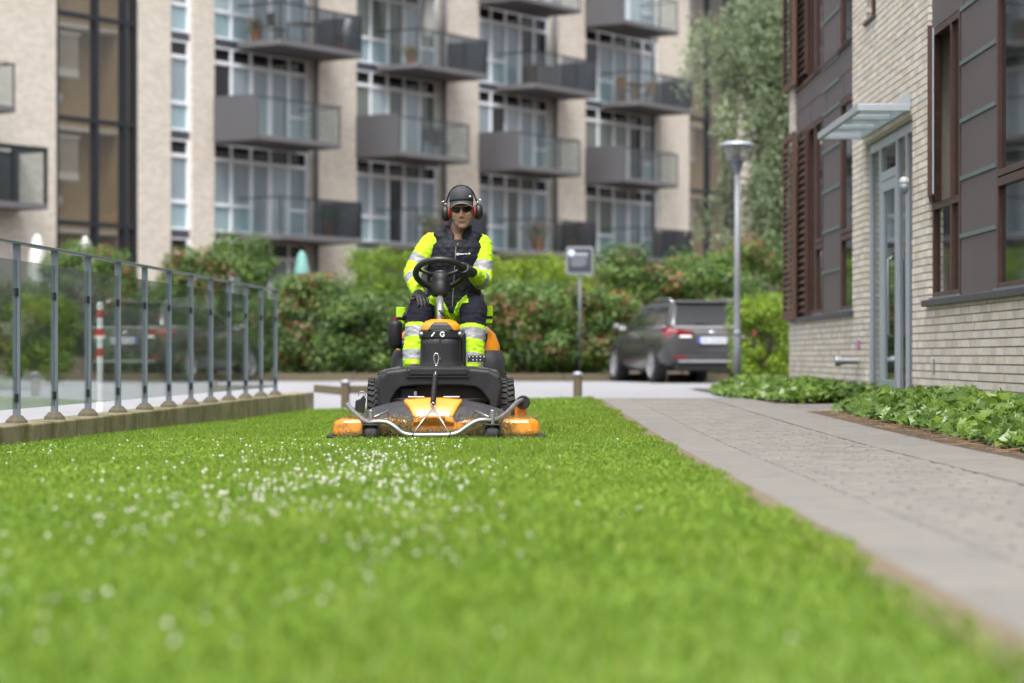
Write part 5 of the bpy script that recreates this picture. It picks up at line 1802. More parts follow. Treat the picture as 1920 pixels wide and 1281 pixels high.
wheel(-0.385, 0.93, 0.188, 0.15)
wheel(0.425, 0.93, 0.188, 0.15)
wheel(-0.34, 2.05, 0.21, 0.17)
wheel(0.40, 2.05, 0.21, 0.17)
MB().tube([(-0.4, 0.93, 0.195), (0.43, 0.93, 0.195)], 0.03, 10).build('axle', M['black'], mw_)
# floor and footrests
MB().box(-0.30, 0.33, 1.0, 1.52, 0.405, 0.425).build('floor_plate', M['plastic'], mw_, bevel=0.006)
# steering console
cxc = 0.018
con = []
for (z, rx, ry, cy) in ((0.445, 0.165, 0.12, 1.02), (0.47, 0.142, 0.115, 1.02), (0.50, 0.133, 0.112, 1.02), (0.60, 0.132, 0.11, 1.02), (0.655, 0.134, 0.11, 1.02)):
    con.append([Vector((cxc + rx * math.copysign(abs(math.cos(a)) ** 0.75, math.cos(a)), cy + ry * math.copysign(abs(math.sin(a)) ** 0.75, math.sin(a)), z)) for a in np.linspace(0, 2 * math.pi, 28, endpoint=False)])
co_ = MB().loft(con).build('console', M['plastic'], mw_, smooth=True)
band = []
for (z, k) in ((0.642, 1.03), (0.648, 1.05), (0.688, 1.06), (0.694, 1.03)):
    band.append([Vector((cxc + 0.134 * k * math.copysign(abs(math.cos(a)) ** 0.75, math.cos(a)), 1.02 + 0.11 * k * math.copysign(abs(math.sin(a)) ** 0.75, math.sin(a)), z)) for a in np.linspace(0, 2 * math.pi, 28, endpoint=False)])
MB().loft(band).build('console_band', M['plastic'], co_, smooth=False)
cap = []
for (z, k, dy) in ((0.694, 0.99, 0), (0.73, 0.93, 0.0), (0.755, 0.74, 0.02), (0.768, 0.45, 0.03)):
    cap.append([Vector((cxc + 0.134 * k * math.copysign(abs(math.cos(a)) ** 0.8, math.cos(a)), 1.02 + dy + 0.11 * k * math.copysign(abs(math.sin(a)) ** 0.8, math.sin(a)), z)) for a in np.linspace(0, 2 * math.pi, 28, endpoint=False)])
MB().loft(cap).build('console_cap', M['yellowclean'], co_, smooth=True, bevel=0.004)
MB().loft([[(cxc - 0.085, 0.905, 0.694), (cxc + 0.085, 0.905, 0.694), (cxc + 0.085, 0.96, 0.694), (cxc - 0.085, 0.96, 0.694)],
           [(cxc - 0.062, 0.912, 0.728), (cxc + 0.062, 0.912, 0.728), (cxc + 0.062, 0.97, 0.73), (cxc - 0.062, 0.97, 0.73)],
           [(cxc - 0.04, 0.925, 0.744), (cxc + 0.04, 0.925, 0.744), (cxc + 0.04, 0.98, 0.75), (cxc - 0.04, 0.98, 0.75)]]).build('dark_inset', M['black'], co_, bevel=0.004)
MB().box(cxc - 0.012, cxc + 0.004, 0.9055, 0.912, 0.505, 0.641).build('slot', M['black'], co_)
MB().box(cxc - 0.006, cxc - 0.002, 0.89, 0.906, 0.500, 0.516).build('eye_bolt', M['chrome'], co_)
for sx in (-1, 1):
    MB().ell((cxc + sx * 0.125, 0.955, 0.668), (0.02, 0.03, 0.02)).build('headlamp', M['wornsteel'], co_, smooth=True)
ltr = MB()
ltr.box(-0.004, 0.004, 0, 0.003, -0.017, 0.017, Matrix.Translation((cxc - 0.050, 0.9, 0.667)) @ Matrix.Rotation(R(38), 4, 'Y'))
ltr.build('letter', M['whitepaint'], co_)
ltr = MB()
ltr.tube([Vector((cxc + 0.012 + 0.014 * math.cos(a), 0.9015, 0.667 + 0.014 * math.sin(a))) for a in np.linspace(0.6, 5.9, 14)], 0.0038, 5)
ltr.tube([Vector((cxc + 0.026, 0.9015, 0.666)), Vector((cxc + 0.014, 0.9015, 0.666))], 0.0038, 5)
ltr.build('letter', M['whitepaint'], co_)
# steering column, hub and wheel
b0, b1 = P_(825, 609, 1.05), P_(825, 556, 1.16)
MB().tube([b0, b1], 0.0235, 14).build('steering_tube', M['steel'], mw_, smooth=True)
lv = P_(826, 585, 1.07)
MB().tube([lv + Vector((-0.008, -0.03, 0.012)), lv + Vector((0.004, -0.035, -0.005)), lv + Vector((0.022, -0.04, -0.03))], [0.007, 0.009, 0.006], 8).build('tilt_lever', M['black'], mw_, smooth=True)
h0, h1 = P_(826, 556, 1.15), P_(826, 518, 1.24)
ax_ = (h1 - h0).normalized()
qm = Matrix.Translation(h0) @ ax_.to_track_quat('Z', 'Y').to_matrix().to_4x4()
L_ = (h1 - h0).length
MB().lathe([(0.026, 0), (0.045, 0.012), (0.062, L_ * 0.45), (0.066, L_ * 0.85), (0.058, L_), (0.0, L_)], 20, qm).build('steering_hub', M['black'], mw_, smooth=True)
WC = P_(825, 513, 1.22)
tilt = R(33)
wx = Vector((1, 0, 0))
wy = Vector((0, math.cos(tilt), -math.sin(tilt)))          # near rim stands higher, rim at the driver lower
WRAD = 0.162
M['wheelblack'] = mat('wheelblack', (0.012, 0.012, 0.013), 0.42, var=0.2)
sw_ = MB().tube([WC + wx * WRAD * math.cos(a) + wy * WRAD * math.sin(a) for a in np.linspace(0, 2 * math.pi, 49)], 0.021, 12, caps=False).build('steering_wheel', M['wheelblack'], mw_, smooth=True)
wn = wx.cross(wy)
for a in (R(200), R(340), R(90)):
    e = WC + wx * WRAD * math.cos(a) + wy * WRAD * math.sin(a)
    c = h1 + ax_ * 0.0
    MB().tube([c, (c + e) / 2 - Vector((0, 0, 0.008)), e], [0.02, 0.014, 0.011], 8).build('spoke', M['wheelblack'], sw_, smooth=True)
MB().lathe([(0.0, -0.012), (0.055, -0.01), (0.062, 0.006), (0.04, 0.014), (0, 0.016)], 20, Matrix.Translation(h1) @ ax_.to_track_quat('Z', 'Y').to_matrix().to_4x4()).build('horn_pad', M['wheelblack'], sw_, smooth=True)
# pedal with grip studs
pd = MB().box(0.195, 0.315, 1.01, 1.022, 0.488, 0.530).build('pedal', M['black'], mw_, bevel=0.004)
std = MB()
for k in range(5):
    std.ell((0.207 + k * 0.024, 1.009, 0.52), (0.0042, 0.003, 0.0042), 6, 4)
for k in range(3):
    std.ell((0.231 + k * 0.024, 1.009, 0.50), (0.0042, 0.003, 0.0042), 6, 4)
std.build('stud', M['whitepaint'], pd)
# seat
st_ = MB()
st_.loft([[Vector((0.10 + u, 1.72 + v, z)) for u, v in rrect(2 * a, 2 * b, 0.09, 4)] for z, a, b in ((0.60, 0.20, 0.2), (0.63, 0.235, 0.25), (0.675, 0.24, 0.255), (0.69, 0.21, 0.23))])
se = st_.build('seat', M['blackrubber'], mw_, smooth=True)
MB().loft([[Vector((0.10 + u, 1.93 + (z - 0.69) * 0.2 + v, z)) for u, v in rrect(2 * a, 0.1, 0.045, 4)] for z, a in ((0.66, 0.2), (0.8, 0.23), (0.95, 0.22), (1.02, 0.17))]).build('backrest', M['blackrubber'], se, smooth=True)
MB().box(-0.02, 0.24, 1.50, 1.75, 0.425, 0.60).build('seat_base', M['plastic'], mw_, bevel=0.02)
MB().box(0.02, 0.16, 1.38, 1.56, 0.60, 0.70).build('tank_lid', M['black'], mw_, bevel=0.02)
# engine hood and rear body
def rring(z, x0, x1, y0, y1, r_):
    return [Vector(((x0 + x1) / 2 + u, (y0 + y1) / 2 + v, z)) for u, v in rrect(x1 - x0, y1 - y0, r_, 5)]
MB().loft([rring(0.50, -0.29, 0.43, 1.62, 2.45, 0.12), rring(0.60, -0.285, 0.425, 1.63, 2.45, 0.13), rring(0.68, -0.25, 0.395, 1.66, 2.43, 0.13), rring(0.73, -0.20, 0.34, 1.72, 2.38, 0.12), rring(0.745, -0.1, 0.25, 1.8, 2.3, 0.1)]).build('engine_hood', M['yellowclean'], mw_, smooth=True, bevel=0.004)
MB().loft([rring(0.26, -0.27, 0.40, 1.58, 2.40, 0.1), rring(0.34, -0.315, 0.455, 1.56, 2.45, 0.12), rring(0.50, -0.32, 0.46, 1.56, 2.47, 0.13), rring(0.565, -0.30, 0.44, 1.60, 2.45, 0.13)]).build('rear_body', M['plasticgrey'], mw_, smooth=True, bevel=0.005)
MB().box(-0.16, 0.22, 1.05, 1.65, 0.22, 0.40).build('chassis', M['black'], mw_)
# black canister with red cap on an arm at the side
cn = P_(741, 625, 1.55)
ca_ = MB().lathe([(0.0, -0.105), (0.032, -0.102), (0.047, -0.08), (0.0485, 0.055), (0.044, 0.078), (0.02, 0.086), (0.0, 0.086)], 20, Matrix.Translation(cn)).build('canister', M['plastic'], mw_, smooth=True)
MB().lathe([(0.019, 0.085), (0.019, 0.108), (0.0, 0.109)], 14, Matrix.Translation(cn + Vector((0.0, 0, 0)))).build('canister_cap', mat('capred', (0.16, 0.015, 0.02), 0.4), ca_)
MB().tube([cn + Vector((0.02, 0.02, -0.06)), cn + Vector((0.09, 0.05, -0.10)), cn + Vector((0.16, 0.12, -0.12))], [0.035, 0.045, 0.04], 10).build('canister_arm', M['black'], mw_, smooth=True)
MB().tube([cn + Vector((0.05, 0.02, 0.09)), cn + Vector((0.075, 0.02, 0.13)), cn + Vector((0.10, 0.03, 0.15))], [0.012, 0.02, 0.014], 8).build('grab_handle', M['black'], ca_, smooth=True)
# lever cluster at the right
MB().tube([(0.17, 1.13, 0.43), (0.17, 1.12, 0.62), (0.168, 1.10, 0.70)], 0.008, 8).build('lever', M['black'], mw_, smooth=True)
MB().box(0.145, 0.185, 1.05, 1.14, 0.45, 0.68).build('side_pod', M['plastic'], mw_, bevel=0.012)

# grass clippings caught on the deck
rng = np.random.default_rng(91)
gc = MB()
for k in range(4200):
    x = rng.uniform(-0.62, 0.62)
    front = rng.uniform() < 0.8
    y = rng.uniform(-0.02, 0.07) if front else rng.uniform(0.02, 0.3)
    z = rng.uniform(0.01, 0.125 if 0.16 < abs(x) < 0.48 else 0.06) if front else rng.uniform(0.135, 0.15)
    if abs(x) > 0.45 and rng.uniform() < 0.55:
        continue
    d = Vector(rng.normal(0, 1, 3)) * 0.02
    p = Vector((x, y, z))
    gc.tube([p - d, p + d + Vector((0, 0, 0.003))], 0.0011, 3)
gco = gc.build('grass_clippings', random_tone(mat('clippings', (0.15, 0.135, 0.055), 0.9, var=0.4, sc=4), 0.5), None, loc=(MX0, MY0, zg(MX0, MY0)), rot=(0, 0, MRZ))
tag(gco, 'dry grass clippings caught along the front of the mower deck', 'clippings', kind='stuff')

# ------------------------------------------------------------------ the driver
from mathutils.bvhtree import BVHTree
SEAT = Vector((0.10, 1.70, 0.69))
mower_m = Matrix.Translation((MX0, MY0, zg(MX0, MY0))) @ Matrix.Rotation(MRZ, 4, 'Z')
per = thing('person', 'driver in hi-vis jacket, dark vest, cap and ear defenders, one hand on the steering wheel', 'person', mower_m @ SEAT, MRZ)


def Q(px, py, ly):
    return P_(px, py, ly) - SEAT


TMP = bpy.data.scenes.new('workshop')


WIN = bpy.context.window_manager.windows[0] if len(bpy.context.window_manager.windows) else None
if WIN is not None:
    WIN.scene = TMP


def tmp_graph():
    dg = bpy.context.evaluated_depsgraph_get()
    return dg


def fuse(name, mb, voxel, smooth_it, mats, parent, classify=None, wrinkle=0.0, wsc=14.0):
    """weld overlapping shapes into one continuous skin, smooth it, add folds, colour its zones"""
    t = mb.build(name + '_raw', [])
    rm = t.modifiers.new('r', 'REMESH')
    rm.mode = 'VOXEL'
    rm.voxel_size = voxel
    rm.use_smooth_shade = True
    if smooth_it:
        smd = t.modifiers.new('s', 'SMOOTH')
        smd.iterations = smooth_it
        smd.factor = 0.5
    if WIN is not None:
        C.objects.unlink(t)
        TMP.collection.objects.link(t)
    dg = tmp_graph()
    me = bpy.data.meshes.new_from_object(t.evaluated_get(dg))
    old = t.data
    bpy.data.objects.remove(t)
    bpy.data.meshes.remove(old)
    me.name = name
    if wrinkle:
        cos = [v.co.copy() for v in me.vertices]
        nrm = [v.normal.copy() for v in me.vertices]
        for i, (c, nv) in enumerate(zip(cos, nrm)):
            k = mnoise.noise(c * wsc) * 0.6 + mnoise.noise(Vector((c.x * wsc * 2.3, c.y * wsc * 2.3, c.z * wsc * 4.2))) * 0.6
            cos[i] = c + nv * (wrinkle * k)
        me.vertices.foreach_set('co', [x for c in cos for x in c])
    me.materials.clear()
    for m in mats:
        me.materials.append(m)
    me.polygons.foreach_set('use_smooth', [True] * len(me.polygons))
    if classify:
        for p in me.polygons:
            p.material_index = classify(p.center)
    me.update()
    return link(bpy.data.objects.new(name, me), parent)


HC = Q(866, 394, 1.50)
NB = Q(859, 440, 1.575)
shL, shR = Q(809, 456, 1.60), Q(903, 457, 1.60)
elL, wrL = Q(772, 512, 1.52), Q(783, 548, 1.33)
elR, wrR = Q(905, 530, 1.48), Q(889, 513, 1.31)
hipL, hipR = Vector((0.0, 0.0, 0.10)) + Vector((-0.075, 0, 0)), Vector((0.09, 0.0, 0.10))
knL, anL = Q(789, 572, 1.29), Q(777, 681, 1.17)
knR, anR = Q(889, 572, 1.29), Q(882, 687, 1.17)

torso = [(-0.02, 0.00, 0.03, 0.160, 0.125), (0.005, -0.01, 0.13, 0.160, 0.125), (0.01, -0.03, 0.26, 0.150, 0.118), (0.018, -0.06, 0.39, 0.160, 0.122), (0.03, -0.085, 0.50, 0.178, 0.125), (0.033, -0.095, 0.58, 0.172, 0.108), (0.034, -0.10, 0.625, 0.125, 0.085), (0.035, -0.105, 0.655, 0.075, 0.066)]


def torso_rings(grow, lo=0, hi=None, n=24, ex=0.86):
    out = []
    for (x, y, z, rx, ry) in torso[lo:hi]:
        out.append([Vector((x + (rx + grow) * math.copysign(abs(math.cos(a)) ** ex, math.cos(a)), y + (ry + grow) * math.copysign(abs(math.sin(a)) ** ex, math.sin(a)), z)) for a in np.linspace(0, 2 * math.pi, n, endpoint=False)])
    return out


def limb(mb, pts, rs, n=14):
    """smooth tapered limb through its joints"""
    P3, R3 = [], []
    for i in range(len(pts) - 1):
        for t in np.linspace(0, 1, 7)[:-1]:
            P3.append(pts[i].lerp(pts[i + 1], t))
            R3.append(rs[i] + (rs[i + 1] - rs[i]) * t)
    P3.append(pts[-1])
    R3.append(rs[-1])
    for _ in range(2):
        P3 = [P3[0]] + [(P3[i - 1] + P3[i] * 2 + P3[i + 1]) / 4 for i in range(1, len(P3) - 1)] + [P3[-1]]
    mb.tube(P3, R3, n)
    mb.ell(P3[0], (R3[0],) * 3, n, 8)
    mb.ell(P3[-1], (R3[-1],) * 3, n, 8)


# head frame: face towards -y
Hm = Matrix.Translation(HC) @ Matrix.Rotation(R(-3), 4, 'Y') @ Matrix.Rotation(R(6), 4, 'X') @ Matrix.Rotation(R(-3), 4, 'Z')
H3 = Hm.to_3x3()


def he(mb, c, r_, n=16, m_=10):
    mb.ell(Hm @ Vector(c), r_, n, m_, H3)


body = MB()
he(body, (0, 0.012, 0.035), (0.076, 0.096, 0.10), 24, 16)
he(body, (0, -0.015, -0.03), (0.069, 0.080, 0.085), 24, 16)
he(body, (0, -0.032, -0.075), (0.054, 0.058, 0.052), 20, 12)
he(body, (0, -0.072, -0.104), (0.027, 0.022, 0.020))
he(body, (0, -0.078, 0.030), (0.055, 0.018, 0.013))
for s in (-1, 1):
    he(body, (s * 0.040, -0.070, -0.022), (0.020, 0.016, 0.017))
    he(body, (s * 0.079, 0.012, -0.012), (0.010, 0.022, 0.034))
    he(body, (s * 0.012, -0.101, -0.040), (0.009, 0.010, 0.008))
body.tube([Hm @ Vector((0, -0.086, 0.022)), Hm @ Vector((0, -0.104, -0.012)), Hm @ Vector((0, -0.112, -0.036))], [0.009, 0.010, 0.013], 10)
he(body, (0, -0.090, -0.066), (0.026, 0.010, 0.0055))
he(body, (0, -0.088, -0.077), (0.022, 0.010, 0.006))
body.tube([Hm @ Vector((0, 0.02, -0.06)), NB + Vector((0, 0, 0.03)), NB + Vector((0, 0.01, -0.06))], [0.054, 0.056, 0.07], 18)
body.loft(torso_rings(-0.012))
for (a, b, c) in ((shL, elL, wrL), (shR, elR, wrR)):
    limb(body, [a, b, c], [0.056, 0.043, 0.030])
for (a, b, c) in ((hipL, knL, anL), (hipR, knR, anR)):
    limb(body, [a, b, c], [0.082, 0.058, 0.042])
# feet and hands of the body (inside boots and gloves)
for a in (anL, anR):
    limb(body, [a, a + Vector((0, -0.10, -0.035))], [0.036, 0.03])
M['skin'] = mat('skin', (0.45, 0.25, 0.185), 0.5, var=0.12, sc=30, bump=0.1, bs=200)
M['skin'].node_tree.nodes['Principled BSDF'].inputs['Subsurface Weight'].default_value = 0.12
M['skin'].node_tree.nodes['Principled BSDF'].inputs['Subsurface Radius'].default_value = (0.012, 0.005, 0.003)
M['beard'] = mat('beard', (0.29, 0.18, 0.14), 0.75, var=0.25, sc=160)
M['lips'] = mat('lips', (0.23, 0.105, 0.085), 0.5)
Hi = Hm.inverted()


def face_zone(c):
    q = Hi @ c
    if q.z < -0.055 and q.z > -0.16 and q.y < 0.02:
        if abs(q.z + 0.0715) < 0.007 and abs(q.x) < 0.024 and q.y < -0.075:
            return 2
        return 1
    if q.y < -0.08 and -0.061 < q.z < -0.048 and abs(q.x) < 0.03:
        return 1
    return 0


fuse('body', body, 0.0055, 5, [M['skin'], M['beard'], M['lips']], per, face_zone)

M['hivis'] = mat('hivis', (0.34, 0.56, 0.006), 0.85, var=0.07, sc=6, bump=0.15, bs=120)
M['navy'] = mat('navy', (0.007, 0.0075, 0.015), 0.85, spec=0.2, var=0.25, sc=20, bump=0.25, bs=150)
M['reflect'] = mat('reflect', (0.20, 0.205, 0.225), 0.5, var=0.12, sc=12)


def seg_t(c, a, b):
    d = b - a
    t = (c - a).dot(d) / d.length_squared
    return t, (c - (a + d * min(1, max(0, t)))).length


def sleeve_zone(c):
    best = None
    for (a, b, w_) in ((shL, elL, wrL), (shR, elR, wrR)):
        for k, (p, q) in enumerate(((a, b), (b, w_))):
            t, d = seg_t(c, p, q)
            if -0.1 <= t <= 1.1 and (best is None or d < best[0]):
                best = (d, k, t, b)
    if best is None:
        return 0
    d, k, t, b = best
    # slanted bands above and below the elbow
    sl = 0.35 * (c - b).y
    if k == 0 and 0.52 < t + sl < 0.76:
        return 1
    if k == 1 and 0.22 < t + sl < 0.50:
        return 1
    return 0


jk = MB()
jk.loft(torso_rings(0.010, 0, 6))
limb(jk, [shL.lerp(NB, 0.35) + Vector((0, 0, -0.03)), shL, elL, wrL], [0.07, 0.079, 0.066, 0.048])
limb(jk, [shR.lerp(NB, 0.35) + Vector((0, 0, -0.03)), shR, elR, wrR], [0.07, 0.079, 0.068, 0.050])
fuse('jacket', jk, 0.0075, 5, [M['hivis'], M['reflect']], per, sleeve_zone, 0.0085, 13)


def quilt(m):
    """diamond quilting pressed into the vest fabric"""
    n, l = m.node_tree.nodes, m.node_tree.links
    p = n['Principled BSDF']
    tc = n.new('ShaderNodeTexCoord').outputs['Object']
    outs = []
    for ang in (45, -45):
        mp = n.new('ShaderNodeMapping')
        mp.inputs['Rotation'].default_value = (0, R(ang), 0)
        l.new(tc, mp.inputs['Vector'])
        wv = n.new('ShaderNodeTexWave')
        wv.wave_profile = 'SIN'
        wv.inputs['Scale'].default_value = 7.0
        wv.inputs['Distortion'].default_value = 1.5
        l.new(mp.outputs[0], wv.inputs['Vector'])
        outs.append(wv.outputs['Fac'])
    mn = n.new('ShaderNodeMath')
    mn.operation = 'MINIMUM'
    l.new(outs[0], mn.inputs[0])
    l.new(outs[1], mn.inputs[1])
    b = n.new('ShaderNodeBump')
    b.inputs['Strength'].default_value = 0.35
    b.inputs['Distance'].default_value = 0.006
    l.new(mn.outputs[0], b.inputs['Height'])
    l.new(b.outputs[0], p.inputs['Normal'])
    return m


M['vest'] = quilt(mat('vest', (0.007, 0.0075, 0.014), 0.65, spec=0.25, var=0.2, sc=10))
vs_ = MB()
vs_.loft(torso_rings(0.034, 1, 7))
vs_.ell(shL.lerp(NB, 0.42) + Vector((0, 0.0, 0.012)), (0.085, 0.085, 0.052))
vs_.ell(shR.lerp(NB, 0.42) + Vector((0, 0.0, 0.012)), (0.085, 0.085, 0.052))
vest = fuse('vest', vs_, 0.007, 6, [M['vest']], per, None, 0.005, 12)
bvh = BVHTree.FromPolygons([v.co.copy() for v in vest.data.vertices], [tuple(p.vertices) for p in vest.data.polygons])


def on_vest(x, z, lift=0.003):
    hit = bvh.ray_cast(Vector((x, -1.0, z)), Vector((0, 1, 0)))
    return (hit[0] + Vector((0, -lift, 0))) if hit[0] is not None else Vector((x, -0.2, z))


# stand-up collar open at the throat
col = []
for zz, gr, dy in ((0.57, 0.05, -0.004), (0.63, 0.024, -0.008), (0.725, 0.020, -0.014), (0.727, 0.010, -0.014), (0.64, 0.010, -0.008), (0.57, 0.03, -0.004)):
    ring = []
    for a in np.linspace(R(-90 + 19), R(270 - 19), 30):
        ring.append(Vector((0.036 + (0.074 + gr) * math.cos(a), -0.105 + dy + (0.070 + gr) * math.sin(a), zz - (0.075 if zz > 0.6 else 0.0) * max(0, -math.sin(a)) ** 3)))
    col.append(ring)
MB().loft(col, caps=False, closed=False).build('collar', M['vest'], vest, smooth=True)
# zip and yellow neckline piping
zp = []
for k in range(14):
    f_ = k / 13
    zp.append(on_vest(0.022 - 0.024 * f_, 0.575 - 0.40 * f_, 0.0))
MB().tube(zp, 0.0035, 5).build('zip', M['steel'], vest)
MB().tube([Vector((0.075, -0.192, 0.645)), Vector((0.058, -0.205, 0.61)), on_vest(0.030, 0.59, 0.004)], 0.0035, 5).build('piping', M['hivis'], vest)
# chest print: ring mark and small lettering
lp0 = on_vest(0.074, 0.452, 0.0)
mk = MB()
mk.tube([on_vest(0.034 + 0.0065 * math.cos(a), 0.523 + 0.0065 * math.sin(a), 0.003) for a in np.linspace(0, 6.28, 12)], 0.0026, 5)
mk.build('chest_mark', M['whitepaint'], vest)
a_, b_ = on_vest(0.0455, 0.519, 0.006), on_vest(0.12, 0.525, 0.006)
dxv = (b_ - a_).normalized()
nz_ = Vector((dxv.y, -dxv.x, 0)).normalized()
upv = nz_.cross(dxv).normalized()
pen = 0.0
for chx, adv in zip('Danrens.dk', (.70, .56, .56, .40, .55, .56, .52, .28, .56, .5)):
    tc_ = bpy.data.curves.new('letter', 'FONT')
    tc_.body = chx
    tc_.size = 0.0145
    tc_.extrude = 0.0008
    tc_.offset = 0.0006
    tt = bpy.data.objects.new('letter', tc_)
    (TMP if WIN is not None else scene).collection.objects.link(tt)
    dg = tmp_graph()
    lm = bpy.data.meshes.new_from_object(tt.evaluated_get(dg))
    bpy.data.objects.remove(tt)
    lm.materials.clear()
    lm.materials.append(M['whitepaint'])
    lo = link(bpy.data.objects.new('letter', lm), vest)
    lo.matrix_local = Matrix.Translation(a_ + dxv * pen) @ Matrix((dxv, upv, nz_)).transposed().to_4x4()
    pen += adv * 0.0145


def trouser_zone(c):
    best = None
    for (a, b, w_) in ((hipL, knL, anL), (hipR, knR, anR)):
        for k, (p, q) in enumerate(((a, b), (b, w_))):
            t, d = seg_t(c, p, q)
            if -0.25 <= t <= 1.25 and (best is None or d < best[0]):
                best = (d, k, t, b, p, q)
    if best is None:
        return 0
    d, k, t, kn, p, q = best
    if k == 0:
        side = (c - p.lerp(q, t)).x * (1 if kn is knR else -1)
        # dark fabric over the outer thigh and knee, bright inside
        return 1 if t > 0.45 and side > -0.045 else 0
    if t < 0.36:
        return 1
    if 0.42 < t < 0.60 or 0.82 < t < 0.985:
        return 2
    return 0


tr_ = MB()
tr_.loft(torso_rings(0.012, 0, 3))
limb(tr_, [hipL, knL, anL], [0.104, 0.094, 0.082])
limb(tr_, [hipR, knR, anR], [0.104, 0.094, 0.082])
fuse('trousers', tr_, 0.0075, 5, [M['hivis'], M['navy'], M['reflect']], per, trouser_zone, 0.009, 12)
M['boot'] = mat('boot', (0.008, 0.008, 0.009), 0.5, var=0.3, sc=25)
for a in (anL, anR):
    bt2 = MB()
    limb(bt2, [a + Vector((0, 0.015, 0.02)), a + Vector((0, 0.01, -0.03))], [0.05, 0.052])
    limb(bt2, [a + Vector((0, 0.04, -0.045)), a + Vector((0, -0.06, -0.045)), a + Vector((0, -0.16, -0.052))], [0.045, 0.047, 0.042])
    bo = fuse('boot', bt2, 0.008, 4, [M['boot']], per)
    zmin = min(v.co.z for v in bo.data.vertices)
# hanging tool pockets
for (px, py, dx) in ((915, 590, 1), (752, 592, -1)):
    c = Q(px, py, 1.62)
    pk = MB().loft([[c + Vector((u * (1 - 0.10 * (z < 0)), v, z)) for u, v in rrect(0.066, 0.03, 0.01, 3)] for z in (-0.06, 0.0, 0.058)])
    po = pk.build('tool_pocket', M['hivis'], per, smooth=False, bevel=0.004, rot=(0, 0, 0))
    MB().box(c.x - 0.031, c.x + 0.031, c.y - 0.019, c.y - 0.0155, c.z - 0.028, c.z - 0.010).build('pocket_band', M['navy'], po)

# gloves
M['glove'] = mat('glove', (0.014, 0.014, 0.016), 0.6, var=0.3, sc=30, bump=0.2, bs=120)
WCq = WC - SEAT
ga = R(-8)
rimp = WCq + wx * WRAD * math.cos(ga) + wy * WRAD * math.sin(ga)
rr_ = (wx * math.cos(ga) + wy * math.sin(ga))
tt_ = (-wx * math.sin(ga) + wy * math.cos(ga))
nn_ = wx.cross(wy)
gl = MB()
pc = rimp + rr_ * 0.030 + nn_ * 0.022 + tt_ * 0.012
gl.ell(pc, (0.026, 0.046, 0.030), 14, 10)
limb(gl, [pc + tt_ * 0.02 + rr_ * 0.01, wrR], [0.032, 0.036], 12)
for i, (L, rad) in enumerate(((0.92, 0.0105), (1.0, 0.011), (0.95, 0.0105), (0.8, 0.0095))):
    off = tt_ * (-0.032 + i * 0.0215)
    ch = []
    for ang in np.linspace(62, 62 - 215 * L, 9):
        a = R(ang)
        ch.append(rimp + off + (rr_ * math.cos(a) + nn_ * math.sin(a)) * (0.021 + rad * 0.93))
    gl.tube([pc + off * 0.8] + ch, [rad * 1.15] + [rad * (1.05 - 0.02 * k) for k in range(9)], 9)
    gl.ell(ch[-1], (rad * 0.95,) * 3, 8, 6)
th = [pc - tt_ * 0.035 + rr_ * 0.004, rimp - tt_ * 0.050 + nn_ * 0.030 - rr_ * 0.002, rimp - tt_ * 0.056 + nn_ * 0.024 - rr_ * 0.026, rimp - tt_ * 0.050 + nn_ * 0.008 - rr_ * 0.031]
gl.tube(th, [0.014, 0.0125, 0.0115, 0.0095], 9)
gl.ell(th[-1], (0.0095,) * 3, 8, 6)
fuse('glove', gl, 0.0042, 2, [M['glove']], per)
# the other hand rests on the thigh behind the knee
gl = MB()
hd_ = (knL - hipL).normalized()
hp = Q(788, 556, 1.27) + Vector((0.0, 0.0, 0.005))
fw = Vector((0.30, -0.80, -0.42)).normalized()
sdv = fw.cross(Vector((0, 0, 1))).normalized()
upn = sdv.cross(fw).normalized()
gl.loft([[hp + fw * f_ + sdv * (w_ * math.cos(a)) + upn * (h_ * math.sin(a)) for a in np.linspace(0, 2 * math.pi, 14, endpoint=False)] for f_, w_, h_ in ((-0.055, 0.030, 0.022), (-0.03, 0.040, 0.024), (0.0, 0.045, 0.022), (0.03, 0.044, 0.018), (0.042, 0.038, 0.012))])
limb(gl, [wrL, hp - fw * 0.045], [0.040, 0.034], 12)
for i, (L, rad) in enumerate(((0.066, 0.0102), (0.075, 0.0108), (0.070, 0.0102), (0.056, 0.0092))):
    b0_ = hp + fw * 0.036 + sdv * (0.033 - i * 0.0222)
    f2 = (fw + upn * -0.35 + sdv * (0.10 - i * 0.06)).normalized()
    f3 = (fw + upn * -1.1 + sdv * (0.06 - i * 0.03)).normalized()
    p1 = b0_ + f2 * L * 0.5
    p2 = p1 + f3 * L * 0.32
    p3 = p2 + (f3 - upn * 0.4).normalized() * L * 0.26
    gl.tube([b0_ - fw * 0.02, b0_, p1, p2, p3], [rad, rad * 1.08, rad, rad * 0.95, rad * 0.82], 9)
    gl.ell(p3, (rad * 0.8,) * 3, 8, 6)
tb = hp - fw * 0.02 + sdv * 0.036
gl.tube([tb, tb + sdv * 0.03 + fw * 0.022 - upn * 0.01, tb + sdv * 0.036 + fw * 0.052 - upn * 0.022], [0.0135, 0.012, 0.0095], 9)
fuse('glove', gl, 0.0042, 2, [M['glove']], per)

